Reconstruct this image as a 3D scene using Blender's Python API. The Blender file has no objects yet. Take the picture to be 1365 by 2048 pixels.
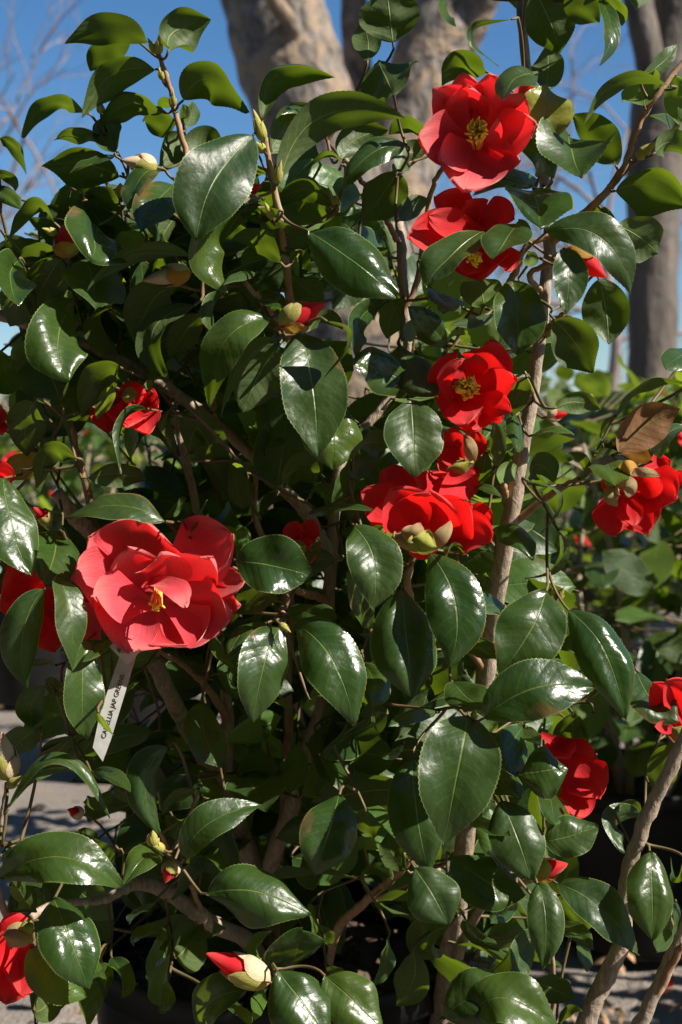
import bpy, math, random
import numpy as np
from mathutils import Vector, Matrix

random.seed(7)
rng = np.random.default_rng(7)
scene = bpy.context.scene
C = scene.collection

# ------------------------------------------------------------------ camera, sky, sun, exposure
CAM_H = 0.75
PITCH = math.atan2(154, 2844.4)          # horizon lies 154 px above the centre of the photograph
FPX = 50.0 / 36.0 * 2048
cam_d = bpy.data.cameras.new('camera')
cam = bpy.data.objects.new('camera', cam_d)
C.objects.link(cam)
cam.location = (0, 0, CAM_H)
cam.rotation_euler = (math.pi / 2 - PITCH, 0, 0)
cam_d.sensor_fit = 'VERTICAL'
cam_d.sensor_height = 36
cam_d.lens = 50
cam_d.clip_start = 0.05
cam_d.clip_end = 400
cam_d.dof.use_dof = True
cam_d.dof.focus_distance = 0.86
cam_d.dof.aperture_fstop = 12.0
scene.camera = cam

SUN_EL = math.radians(41)
SUN_AZ = math.radians(113)               # clockwise from +Y (the view direction): from the right, a little behind the camera
to_sun = Vector((math.sin(SUN_AZ) * math.cos(SUN_EL), math.cos(SUN_AZ) * math.cos(SUN_EL), math.sin(SUN_EL)))
world = bpy.data.worlds.new('World')
scene.world = world
world.use_nodes = True
wn = world.node_tree
for n in list(wn.nodes):
    wn.nodes.remove(n)
sky = wn.nodes.new('ShaderNodeTexSky')
sky.sky_type = 'NISHITA'
sky.sun_disc = False
sky.sun_elevation = SUN_EL
sky.sun_rotation = SUN_AZ
sky.altitude = 100
sky.air_density = 1.0
sky.dust_density = 0.1
sky.ozone_density = 6.0
bg = wn.nodes.new('ShaderNodeBackground')
bg.inputs[1].default_value = 0.054
wo = wn.nodes.new('ShaderNodeOutputWorld')
hs = wn.nodes.new('ShaderNodeHueSaturation')
hs.inputs['Saturation'].default_value = 1.15
wn.links.new(sky.outputs[0], hs.inputs['Color'])
wn.links.new(hs.outputs[0], bg.inputs[0])
wn.links.new(bg.outputs[0], wo.inputs[0])
sun_d = bpy.data.lights.new('sun', 'SUN')
sun_d.energy = 5.0
sun_d.angle = math.radians(0.53)
sun_d.color = (1.0, 0.93, 0.82)
sun = bpy.data.objects.new('sun', sun_d)
C.objects.link(sun)
sun.rotation_euler = to_sun.to_track_quat('Z', 'Y').to_euler()
scene.view_settings.view_transform = 'Standard'
scene.view_settings.look = 'None'
scene.view_settings.exposure = 1.08
scene.view_settings.gamma = 1.0
scene.view_settings.use_curve_mapping = False
scene.render.engine = 'CYCLES'
scene.cycles.max_bounces = 7
scene.cycles.diffuse_bounces = 2
scene.cycles.transparent_max_bounces = 4

# ------------------------------------------------------------------ pixel -> point
CAMP = np.array([0, 0, CAM_H])
FWD = np.array([0, math.cos(PITCH), -math.sin(PITCH)])
RGT = np.array([1.0, 0, 0])
UPV = np.cross(RGT, FWD)
def P(px, py, d):
    """a photograph pixel (1365x2048) at distance d along the view axis"""
    return CAMP + d * (FWD + RGT * (px - 682.5) / FPX - UPV * (py - 1024) / FPX)
def GP(px, d):
    """ground point below pixel column px at distance d"""
    return np.array([(px - 682.5) / FPX * d, d, 0.0])

# ------------------------------------------------------------------ helpers
def mesh_from(name, verts, faces, uvs=None, smooth=True):
    me = bpy.data.meshes.new(name)
    me.from_pydata([tuple(v) for v in verts], [], [tuple(f) for f in faces])
    if uvs is not None:
        uvl = me.uv_layers.new(name='UVMap')
        li = np.empty(len(me.loops), dtype=np.int32)
        me.loops.foreach_get('vertex_index', li)
        uvl.data.foreach_set('uv', np.asarray(uvs, dtype=np.float32)[li].ravel())
    if smooth:
        me.polygons.foreach_set('use_smooth', [True] * len(me.polygons))
    me.update()
    return me

def obj(name, me, mat=None, parent=None, **props):
    o = bpy.data.objects.new(name, me)
    C.objects.link(o)
    if me is not None and mat is not None and len(me.materials) == 0:
        me.materials.append(mat)
    if parent is not None:
        o.parent = parent
        if parent.parent is None: o.location = -Vector(parent.get('_base', (0, 0, 0)))          # vertices are written in world coordinates
    for k, v in props.items():
        o[k] = v
    return o

def thing(name, label, cat, base, group=None):
    o = bpy.data.objects.new(name, None)
    C.objects.link(o)
    o.empty_display_size = 0.05
    o.location = base
    o['_base'] = [float(b) for b in base]
    o['label'] = label
    o['category'] = cat
    if group:
        o['group'] = group
    return o

class MB:
    def __init__(self):
        self.v = []; self.f = []; self.uv = []; self.n = 0
    def add(self, verts, faces, uvs=None):
        verts = np.asarray(verts, dtype=float)
        self.v.append(verts)
        self.f += [tuple(i + self.n for i in f) for f in faces]
        self.uv.append(np.asarray(uvs) if uvs is not None else np.zeros((len(verts), 2)))
        self.n += len(verts)
    def mesh(self, name, smooth=True):
        return mesh_from(name, np.concatenate(self.v), self.f, np.concatenate(self.uv), smooth)

def norm(a):
    a = np.asarray(a, dtype=float)
    l = np.linalg.norm(a, axis=-1, keepdims=True)
    return a / np.maximum(l, 1e-12)

def grid_faces(nu, nv, wrap=False):
    fs = []
    for i in range(nu - 1):
        for j in range(nv - 1):
            a = i * nv + j
            fs.append((a, a + 1, a + nv + 1, a + nv))
        if wrap:
            a = i * nv + nv - 1
            fs.append((a, i * nv, (i + 1) * nv, a + nv))
    return fs

def catmull(pts, n):
    """smooth polyline through rows of pts (any number of columns)"""
    pts = np.asarray(pts, dtype=float)
    p = np.vstack([2 * pts[0] - pts[1], pts, 2 * pts[-1] - pts[-2]])
    out = []
    for i in range(1, len(p) - 2):
        t = np.linspace(0, 1, n, endpoint=False)[:, None]
        a, b, c, d = p[i - 1], p[i], p[i + 1], p[i + 2]
        out.append(0.5 * ((2 * b) + (-a + c) * t + (2 * a - 5 * b + 4 * c - d) * t ** 2 + (-a + 3 * b - 3 * c + d) * t ** 3))
    out.append(pts[-1][None])
    return np.vstack(out)

def tube(pts, rad, ns=8, rough=0.0, cap=True, seed=0):
    pts = np.asarray(pts, dtype=float); rad = np.asarray(rad, dtype=float)
    n = len(pts)
    T = norm(np.gradient(pts, axis=0))
    ref = np.array([0.31, 0.2, 0.93]) if abs(T[0] @ np.array([0.31, 0.2, 0.93])) < 0.9 else np.array([1.0, 0.1, 0])
    A = np.zeros_like(pts); a = norm(np.cross(T[0], ref))
    for i in range(n):
        a = norm(a - T[i] * (a @ T[i])); A[i] = a
    B = np.cross(T, A)
    r2 = np.random.default_rng(seed + 11)
    ang = np.linspace(0, 2 * math.pi, ns, endpoint=False)
    R = rad[:, None] * (1 + rough * r2.standard_normal((n, ns)))
    V = pts[:, None] + R[..., None] * (np.cos(ang)[None, :, None] * A[:, None] + np.sin(ang)[None, :, None] * B[:, None])
    L = np.concatenate([[0], np.cumsum(np.linalg.norm(np.diff(pts, axis=0), axis=1))])
    uv = np.stack(np.broadcast_arrays(ang[None] / 6.283, L[:, None] * 4), -1).reshape(-1, 2)
    f = grid_faces(n, ns, True)
    V = V.reshape(-1, 3)
    if cap:
        V = np.vstack([V, pts[0], pts[-1]]); uv = np.vstack([uv, [[0, 0], [0, 0]]])
        k = n * ns
        for j in range(ns):
            f.append((j, k, (j + 1) % ns)); f.append(((n - 1) * ns + j, (n - 1) * ns + (j + 1) % ns, k + 1))
    return V, f, uv

def lathe(prof, c, ns=40, axis=None):
    """prof rows (radius, height); turned about a vertical axis at c"""
    prof = np.asarray(prof, dtype=float)
    ang = np.linspace(0, 2 * math.pi, ns, endpoint=False)
    V = np.stack([prof[:, 0][:, None] * np.cos(ang), prof[:, 0][:, None] * np.sin(ang),
                  np.broadcast_to(prof[:, 1][:, None], (len(prof), ns))], -1) + np.asarray(c)
    uv = np.stack(np.broadcast_arrays(ang[None] / 6.283, prof[:, 1][:, None]), -1).reshape(-1, 2)
    return V.reshape(-1, 3), grid_faces(len(prof), ns, True), uv

# ------------------------------------------------------------------ materials
class NT:
    def __init__(self, name):
        self.m = bpy.data.materials.new(name); self.m.use_nodes = True
        self.t = self.m.node_tree
        for n in list(self.t.nodes): self.t.nodes.remove(n)
        self.out = self.n('ShaderNodeOutputMaterial')
    def n(self, typ, **kw):
        nd = self.t.nodes.new(typ)
        for k, v in kw.items(): setattr(nd, k, v)
        return nd
    def l(self, a, b): self.t.links.new(a, b)
    def set(self, sock, v):
        if hasattr(v, 'is_output'): self.l(v, sock)
        else: sock.default_value = v
    def math(self, op, a, b=0.0, c=None, clamp=False):
        nd = self.n('ShaderNodeMath', operation=op, use_clamp=clamp)
        self.set(nd.inputs[0], a); self.set(nd.inputs[1], b)
        if c is not None: self.set(nd.inputs[2], c)
        return nd.outputs[0]
    def mix(self, f, a, b):
        nd = self.n('ShaderNodeMix', data_type='RGBA')
        self.set(nd.inputs[0], f)
        self.set(nd.inputs[6], a if hasattr(a, 'is_output') else (*a, 1)); self.set(nd.inputs[7], b if hasattr(b, 'is_output') else (*b, 1))
        return nd.outputs[2]
    def ramp(self, f, lo, hi):
        nd = self.n('ShaderNodeMapRange', interpolation_type='SMOOTHSTEP')
        self.set(nd.inputs[0], f); nd.inputs[1].default_value = lo; nd.inputs[2].default_value = hi
        return nd.outputs[0]
    def noise(self, scale, detail=3, vec=None, rough=0.55, dist=0.0):
        nd = self.n('ShaderNodeTexNoise'); nd.inputs['Scale'].default_value = scale
        nd.inputs['Detail'].default_value = detail; nd.inputs['Roughness'].default_value = rough
        nd.inputs['Distortion'].default_value = dist
        if vec is not None: self.l(vec, nd.inputs['Vector'])
        return nd.outputs[0]
    def bump(self, h, strength, dist):
        nd = self.n('ShaderNodeBump'); nd.inputs['Strength'].default_value = strength
        nd.inputs['Distance'].default_value = dist; self.l(h, nd.inputs['Height'])
        return nd.outputs[0]

def leaf_mat(name, top, top2, under, trans, tmix=0.30, rough=0.32):
    k = NT(name)
    uvn = k.n('ShaderNodeUVMap'); sx = k.n('ShaderNodeSeparateXYZ'); k.l(uvn.outputs[0], sx.inputs[0])
    u = sx.outputs[0]
    v = k.math('MULTIPLY', k.math('SUBTRACT', sx.outputs[1], 0.5), 2.0)
    av = k.math('ABSOLUTE', v)
    geo = k.n('ShaderNodeNewGeometry'); oi = k.n('ShaderNodeObjectInfo')
    tc = k.n('ShaderNodeTexCoord')
    big = k.noise(38, 3, tc.outputs['Object']); fine = k.noise(420, 2, tc.outputs['Object']); med = k.noise(130, 3, tc.outputs['Object'])
    mid = k.math('SUBTRACT', 1.0, k.ramp(k.math('ADD', av, k.math('MULTIPLY', u, 0.022)), 0.015, 0.05))
    # side veins that run forward from the midrib
    ph = k.math('ADD', k.math('MULTIPLY', k.math('SUBTRACT', u, k.math('MULTIPLY', k.math('POWER', av, 1.2), 0.2)), 9.0), k.math('MULTIPLY', big, 0.9))
    fr = k.math('ABSOLUTE', k.math('SUBTRACT', k.math('FRACT', ph), 0.5))
    vein = k.math('MULTIPLY', k.math('SUBTRACT', 1.0, k.ramp(fr, 0.0, 0.06)), k.math('SUBTRACT', 1.0, k.ramp(av, 0.6, 0.95)))
    rnd = oi.outputs['Random']
    base = k.mix(k.math('MULTIPLY', k.math('ADD', rnd, big), 0.55, clamp=True), top, top2)
    base = k.mix(k.math('MULTIPLY', vein, 0.22), base, (0.12, 0.19, 0.04))
    base = k.mix(k.math('MULTIPLY', mid, 0.6), base, (0.20, 0.27, 0.06))
    edge = k.ramp(av, 0.955, 0.995)
    base = k.mix(k.math('MULTIPLY', edge, 0.6), base, (0.30, 0.36, 0.12))
    rnd2 = k.math('FRACT', k.math('MULTIPLY', rnd, 17.3))
    base = k.mix(k.math('MULTIPLY', k.ramp(k.math('FRACT', k.math('MULTIPLY', rnd, 7.7)), 0.72, 1.0), 0.6), base, tuple(min(1, c * f) for c, f in zip(top2, (1.9, 1.5, 0.9))))
    blot = k.noise(21, 4, tc.outputs['Object'], 0.6, 0.4)
    burn = k.ramp(k.math('ADD', blot, k.math('MULTIPLY', av, 0.22)), 0.80, 0.86)
    base = k.mix(k.math('MULTIPLY', burn, 0.7), base, (0.13, 0.075, 0.028))
    dust = k.ramp(k.noise(160, 4, tc.outputs['Object'], 0.7), 0.52, 0.75)
    base = k.mix(k.math('MULTIPLY', dust, k.math('MULTIPLY', rnd2, 0.08)), base, (0.22, 0.20, 0.15))
    spots = k.ramp(k.noise(75, 1, tc.outputs['Object']), 0.76, 0.82)
    base = k.mix(k.math('MULTIPLY', spots, 0.5), base, (0.16, 0.10, 0.03))
    und = k.mix(k.math('MULTIPLY', mid, 0.7), k.mix(k.math('MULTIPLY', vein, 0.35), under, (0.20, 0.27, 0.08)), (0.30, 0.36, 0.10))
    col = k.mix(geo.outputs['Backfacing'], base, und)
    h = k.math('ADD', k.math('MULTIPLY', k.math('MULTIPLY', fr, fr), -0.35), k.math('MULTIPLY', mid, -0.35))
    h = k.math('ADD', h, k.math('MULTIPLY', big, 1.6))
    h = k.math('ADD', h, k.math('MULTIPLY', fine, 0.10)); h = k.math('ADD', h, k.math('MULTIPLY', med, 0.55))
    nb = k.bump(h, 0.6, 0.0016)
    pr = k.n('ShaderNodeBsdfPrincipled'); k.l(col, pr.inputs['Base Color']); k.l(nb, pr.inputs['Normal'])
    rr = k.math('ADD', k.math('ADD', rough, k.math('MULTIPLY', geo.outputs['Backfacing'], 0.25)), k.math('MULTIPLY', k.math('SUBTRACT', big, 0.5), 0.22))
    rr = k.math('ADD', rr, k.math('MULTIPLY', k.math('SUBTRACT', rnd2, 0.35), 0.22))
    k.l(rr, pr.inputs['Roughness'])
    pr.inputs['IOR'].default_value = 1.5
    tr = k.n('ShaderNodeBsdfTranslucent')
    k.l(k.mix(k.math('MULTIPLY', k.math('ADD', vein, mid, clamp=True), 0.45), k.mix(rnd, trans, tuple(c * 0.72 for c in trans)), tuple(c * 0.6 for c in trans)), tr.inputs[0])
    mx = k.n('ShaderNodeMixShader'); mx.inputs[0].default_value = tmix
    k.l(pr.outputs[0], mx.inputs[1]); k.l(tr.outputs[0], mx.inputs[2]); k.l(mx.outputs[0], k.out.inputs[0])
    return k.m

M = {}
M['leaf'] = leaf_mat('leaf_green', (0.013, 0.038, 0.010), (0.036, 0.070, 0.013), (0.045, 0.075, 0.015), (0.20, 0.30, 0.012))
M['leaf_sunlit'] = leaf_mat('leaf_sunlit', (0.045, 0.11, 0.022), (0.075, 0.14, 0.025), (0.10, 0.16, 0.035), (0.32, 0.44, 0.03), 0.42)  # brighter leaf copy: sunlight from behind put into its yellow-green colour
M['leaf_old'] = leaf_mat('leaf_olive', (0.20, 0.22, 0.035), (0.28, 0.28, 0.055), (0.16, 0.16, 0.04), (0.35, 0.32, 0.03))
M['leaf_copper'] = leaf_mat('leaf_copper', (0.05, 0.07, 0.02), (0.09, 0.07, 0.025), (0.20, 0.09, 0.028), (0.30, 0.14, 0.02))
M['leaf_yellow'] = leaf_mat('leaf_yellow', (0.22, 0.17, 0.02), (0.28, 0.20, 0.025), (0.30, 0.22, 0.03), (0.5, 0.36, 0.02))

def petal_mat(name, c1, c2, tip, trans, tmix, sheen=0.6, wear=0.0):
    k = NT(name)
    uvn = k.n('ShaderNodeUVMap'); sx = k.n('ShaderNodeSeparateXYZ'); k.l(uvn.outputs[0], sx.inputs[0])
    tc = k.n('ShaderNodeTexCoord')
    mp = k.n('ShaderNodeMapping'); k.l(uvn.outputs[0], mp.inputs[0]); mp.inputs['Scale'].default_value = (3, 60, 1)
    mp2 = k.n('ShaderNodeMapping'); k.l(uvn.outputs[0], mp2.inputs[0]); mp2.inputs['Scale'].default_value = (2.0, 34, 1)
    st = k.noise(1.0, 3, mp.outputs[0]); big = k.noise(60, 2, tc.outputs['Object'])
    col = k.mix(k.math('MULTIPLY', k.math('ADD', big, st), 0.5), c1, c2)
    col = k.mix(k.math('MULTIPLY', k.ramp(k.noise(210, 3, tc.outputs['Object']), 0.6, 0.75), wear), col, (0.30, 0.13, 0.07))
    col = k.mix(k.math('MULTIPLY', k.ramp(sx.outputs[0], 0.62, 1.0), k.math('MULTIPLY', st, 0.75)), col, tip)
    col = k.mix(k.math('MULTIPLY', k.ramp(k.math('ADD', sx.outputs[0], k.math('MULTIPLY', big, 0.3)), 1.14, 1.24), 0.3), col, (0.45, 0.15, 0.08))
    vn = k.noise(1.0, 2, mp2.outputs[0])
    col = k.mix(k.math('MULTIPLY', k.ramp(vn, 0.52, 0.7), 0.16), col, tuple(c * 0.62 for c in c1))
    nb = k.bump(k.math('ADD', k.math('MULTIPLY', st, 1.8), k.math('MULTIPLY', big, 2.0)), 0.5, 0.0007)
    pr = k.n('ShaderNodeBsdfPrincipled'); k.l(col, pr.inputs['Base Color']); k.l(nb, pr.inputs['Normal'])
    pr.inputs['Roughness'].default_value = 0.62; pr.inputs['Specular IOR Level'].default_value = 0.3
    pr.inputs['Sheen Weight'].default_value = sheen; pr.inputs['Sheen Roughness'].default_value = 0.35
    pr.inputs['Sheen Tint'].default_value = (1.0, 0.55, 0.5, 1)
    tr = k.n('ShaderNodeBsdfTranslucent'); tr.inputs[0].default_value = (*trans, 1)
    mx = k.n('ShaderNodeMixShader'); mx.inputs[0].default_value = tmix
    k.l(pr.outputs[0], mx.inputs[1]); k.l(tr.outputs[0], mx.inputs[2]); k.l(mx.outputs[0], k.out.inputs[0])
    return k.m
M['petal'] = petal_mat('petal_red', (0.70, 0.012, 0.022), (0.80, 0.022, 0.034), (0.88, 0.16, 0.14), (0.88, 0.014, 0.012), 0.5)
M['petal_sunlit'] = petal_mat('petal_red_sunlit', (0.74, 0.05, 0.075), (0.86, 0.12, 0.15), (0.94, 0.44, 0.38), (0.88, 0.018, 0.022), 0.45, 1.0)  # copy of the red petal with pink sunlit sheen put into its colour
M['sepal'] = petal_mat('sepal_green', (0.20, 0.24, 0.03), (0.34, 0.33, 0.05), (0.45, 0.32, 0.12), (0.4, 0.4, 0.05), 0.2, 0.2, 0.3)
M['sepal_cream'] = petal_mat('sepal_cream', (0.24, 0.19, 0.075), (0.38, 0.28, 0.13), (0.40, 0.10, 0.07), (0.6, 0.45, 0.25), 0.2, 0.2, 0.55)
M['bud_green'] = petal_mat('bud_scale_green', (0.34, 0.35, 0.05), (0.50, 0.46, 0.12), (0.60, 0.50, 0.28), (0.45, 0.42, 0.06), 0.2, 0.3, 0.2)
M['bud_cream'] = petal_mat('bud_scale_cream', (0.58, 0.47, 0.27), (0.68, 0.58, 0.40), (0.62, 0.16, 0.13), (0.6, 0.45, 0.25), 0.2, 0.3, 0.35)
M['sepal_gold'] = petal_mat('sepal_gold', (0.45, 0.30, 0.04), (0.55, 0.25, 0.06), (0.55, 0.10, 0.05), (0.6, 0.4, 0.05), 0.25, 0.2, 0.5)

def simple(name, c, rough=0.6, c2=None, scale=30, bump=0.0, dist=0.002, spec=None):
    k = NT(name); pr = k.n('ShaderNodeBsdfPrincipled'); tc = k.n('ShaderNodeTexCoord')
    nz = k.noise(scale, 4, tc.outputs['Object'])
    k.l(k.mix(k.ramp(nz, 0.3, 0.7), c, c2 or c), pr.inputs['Base Color'])
    pr.inputs['Roughness'].default_value = rough
    if spec is not None: pr.inputs['Specular IOR Level'].default_value = spec
    if bump: k.l(k.bump(nz, bump, dist), pr.inputs['Normal'])
    k.l(pr.outputs[0], k.out.inputs[0]); return k.m
M['anther'] = simple('anther_yellow', (0.90, 0.55, 0.02), 0.6, (0.98, 0.74, 0.08), 200)
M['filament'] = simple('filament_orange', (0.80, 0.36, 0.06), 0.5, (0.85, 0.50, 0.12), 100)
M['twig'] = simple('twig_green_brown', (0.10, 0.085, 0.03), 0.6, (0.13, 0.075, 0.035), 60)
M['pot'] = simple('black_plastic', (0.005, 0.005, 0.006), 0.5, (0.009, 0.009, 0.010), 15, 0.1, 0.002, 0.25)
M['tag'] = simple('white_tag', (0.50, 0.50, 0.48), 0.5, (0.40, 0.40, 0.37), 120)
M['ink'] = simple('black_ink', (0.015, 0.015, 0.015), 0.6)
M['pale'] = simple('pale_plastic', (0.62, 0.62, 0.60), 0.5, (0.5, 0.5, 0.48), 6)
M['dry'] = simple('dry_leaf', (0.22, 0.12, 0.06), 0.7, (0.32, 0.20, 0.10), 60)

def bark(name, a, b, c, scale, stretch, bump, dist, patch=0.0):
    k = NT(name); pr = k.n('ShaderNodeBsdfPrincipled'); tc = k.n('ShaderNodeTexCoord')
    mp = k.n('ShaderNodeMapping'); k.l(tc.outputs['Object'], mp.inputs[0]); mp.inputs['Scale'].default_value = (1, 1, stretch)
    n1 = k.noise(scale, 5, mp.outputs[0], 0.65, 0.3); n2 = k.noise(scale * 0.3, 3, tc.outputs['Object'], 0.6, 0.6)
    col = k.mix(k.ramp(n1, 0.3, 0.7), a, b)
    col = k.mix(k.ramp(n2, 0.52 - patch * 0.4, 0.66 - patch * 1.6), col, c)
    k.l(col, pr.inputs['Base Color']); pr.inputs['Roughness'].default_value = 0.8
    k.l(k.bump(k.math('ADD', n1, k.math('MULTIPLY', n2, 1.5)), bump, dist), pr.inputs['Normal'])
    k.l(pr.outputs[0], k.out.inputs[0]); return k.m
M['stem'] = bark('stem_bark', (0.20, 0.15, 0.105), (0.40, 0.31, 0.23), (0.28, 0.23, 0.18), 320, 0.25, 0.8, 0.0012)
M['stem_young'] = bark('young_stem_bark', (0.24, 0.12, 0.06), (0.36, 0.22, 0.12), (0.30, 0.24, 0.15), 260, 0.25, 0.4, 0.0006)
M['plane'] = bark('mottled_trunk_bark', (0.045, 0.036, 0.030), (0.22, 0.185, 0.155), (0.235, 0.17, 0.11), 19, 0.6, 1.0, 0.03, 0.05)
M['trunk'] = bark('brown_trunk_bark', (0.05, 0.039, 0.031), (0.125, 0.098, 0.076), (0.09, 0.075, 0.062), 16, 0.16, 0.9, 0.02)
M['far_bark'] = bark('far_bare_bark', (0.17, 0.13, 0.12), (0.24, 0.19, 0.17), (0.20, 0.17, 0.16), 4, 0.5, 0.3, 0.02)
# ------------------------------------------------------------------ ground
def ground():
    k = NT('gravel_ground'); pr = k.n('ShaderNodeBsdfPrincipled'); tc = k.n('ShaderNodeTexCoord')
    n1 = k.noise(2.2, 6, tc.outputs['Object'], 0.6); n2 = k.noise(55, 4, tc.outputs['Object'], 0.7); n3 = k.noise(9, 4, tc.outputs['Object'], 0.65)
    vo = k.n('ShaderNodeTexVoronoi'); vo.inputs['Scale'].default_value = 170; k.l(tc.outputs['Object'], vo.inputs['Vector'])
    col = k.mix(k.ramp(n1, 0.35, 0.65), (0.15, 0.13, 0.115), (0.22, 0.19, 0.165))
    col = k.mix(k.math('MULTIPLY', k.ramp(n2, 0.4, 0.7), 0.5), col, (0.13, 0.11, 0.098))
    col = k.mix(k.math('MULTIPLY', k.ramp(n3, 0.56, 0.68), 0.6), col, (0.22, 0.155, 0.11))
    k.l(col, pr.inputs['Base Color']); pr.inputs['Roughness'].default_value = 0.9
    k.l(k.bump(k.math('ADD', vo.outputs[0], k.math('MULTIPLY', n2, 1.2)), 0.6, 0.004), pr.inputs['Normal'])
    k.l(pr.outputs[0], k.out.inputs[0])
    # one sheet, finer near the camera, gently uneven, reaching the horizon
    xs = np.concatenate([-np.geomspace(160, 1.2, 22), np.linspace(-1, 1, 21), np.geomspace(1.2, 160, 22)])
    ys = np.concatenate([[-60, -20, -6, -2], np.linspace(-1, 6, 60), np.geomspace(6.3, 300, 30)])
    X, Y = np.meshgrid(xs, ys, indexing='ij')
    Z = 0.008 * np.sin(X * 3.1 + 1) * np.sin(Y * 2.3) + 0.006 * np.sin(X * 7.7 + Y * 5.1) - 0.012
    V = np.stack([X, Y, Z], -1).reshape(-1, 3)
    me = mesh_from('ground', V, [(a, d, c, b) for a, b, c, d in grid_faces(len(xs), len(ys))])
    obj('ground', me, k.m, kind='structure')
ground()

# ------------------------------------------------------------------ pots
def pot(base, r, h, label, group='black nursery pots'):
    t = thing('nursery_pot', label, 'pot', base, group)
    b = np.array(base)
    prof = [(0.0, 0.004), (r * 0.78, 0.004), (r * 0.80, 0.012), (r * 0.95, h - 0.035), (r * 0.955, h - 0.03), (r * 1.0, h - 0.028), (r * 1.005, h - 0.004),
            (r * 0.99, h), (r * 0.965, h - 0.003), (r * 0.93, h - 0.04), (r * 0.80, 0.02), (0.0, 0.018)]
    me = mesh_from('pot_wall', *lathe(prof, b, 48))
    obj('pot_wall', me, M['pot'], t)
    # potting mix with a rough top
    mb = MB()
    rr = np.linspace(0, 1, 14)
    hz = h - 0.045
    pr = [(x * r * 0.915, hz + 0.008 * math.sin(x * 9) * (1 - x)) for x in rr]
    V, f, uv = lathe(pr, b, 40)
    V[:, 2] += 0.004 * rng.standard_normal(len(V))
    mb.add(V, f, uv)
    for i in range(60):                     # chips of bark mulch
        a = rng.uniform(0, 6.283); q = r * 0.85 * math.sqrt(rng.uniform())
        c = b + np.array([q * math.cos(a), q * math.sin(a), hz + 0.006])
        e1 = norm(rng.standard_normal(3) * [1, 1, 0.4]); e2 = norm(np.cross(e1, rng.standard_normal(3)))
        L, Wd = rng.uniform(0.008, 0.02), rng.uniform(0.003, 0.008); e3 = np.cross(e1, e2) * 0.0025
        q8 = [c + sx * e1 * L / 2 + sy * e2 * Wd / 2 + sz * e3 for sx in (-1, 1) for sy in (-1, 1) for sz in (-1, 1)]
        mb.add(q8, [(0, 1, 3, 2), (4, 6, 7, 5), (0, 4, 5, 1), (2, 3, 7, 6), (0, 2, 6, 4), (1, 5, 7, 3)])
    if 'soil' not in M: M['soil'] = simple('potting_mix', (0.05, 0.032, 0.022), 0.95, (0.11, 0.07, 0.045), 90, 0.6, 0.004)
    obj('potting_mix', mb.mesh('potting_mix', False), M['soil'], t, kind='stuff')
    return t, hz

# ------------------------------------------------------------------ big trees
def smooth_limb(mb, pts, ns=20, sub=8, rough=0.012, seed=0, lump=0.04):
    """pts rows (x,y,z,r)"""
    q = catmull(pts, sub)
    n = len(q)
    r = q[:, 3] * (1 + lump * np.sin(np.arange(n) * 0.9 + seed) * np.sin(np.arange(n) * 0.37 + 1.3 * seed))
    V, f, uv = tube(q[:, :3], r, ns, rough, True, seed)
    mb.add(V, f, uv)

def bare_branches(mb, p, d, L, r, depth, rg, droop=0.0, spread=0.55, ns=5):
    n = 5
    pts = [p.copy()]; dd = d.copy()
    for i in range(n):
        dd = norm(dd + rg.standard_normal(3) * 0.13 + np.array([0, 0, -droop]))
        pts.append(pts[-1] + dd * L / n)
    pts = np.array(pts)
    V, f, uv = tube(pts, np.linspace(r, r * 0.55, n + 1), ns, 0, False)
    mb.add(V, f, uv)
    if depth <= 0: return
    for k in range(rg.integers(2, 4) + (1 if depth > 2 else 0)):
        i = rg.integers(2, n + 1)
        nd = norm(dd + rg.standard_normal(3) * spread + np.array([0, 0, 0.12 - droop]))
        bare_branches(mb, pts[i], nd, L * rg.uniform(0.6, 0.82), r * 0.55, depth - 1, rg, droop, spread, 4)

def PD(px, py, d, rpx):
    return [*P(px, py, d), rpx * d / FPX]

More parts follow.
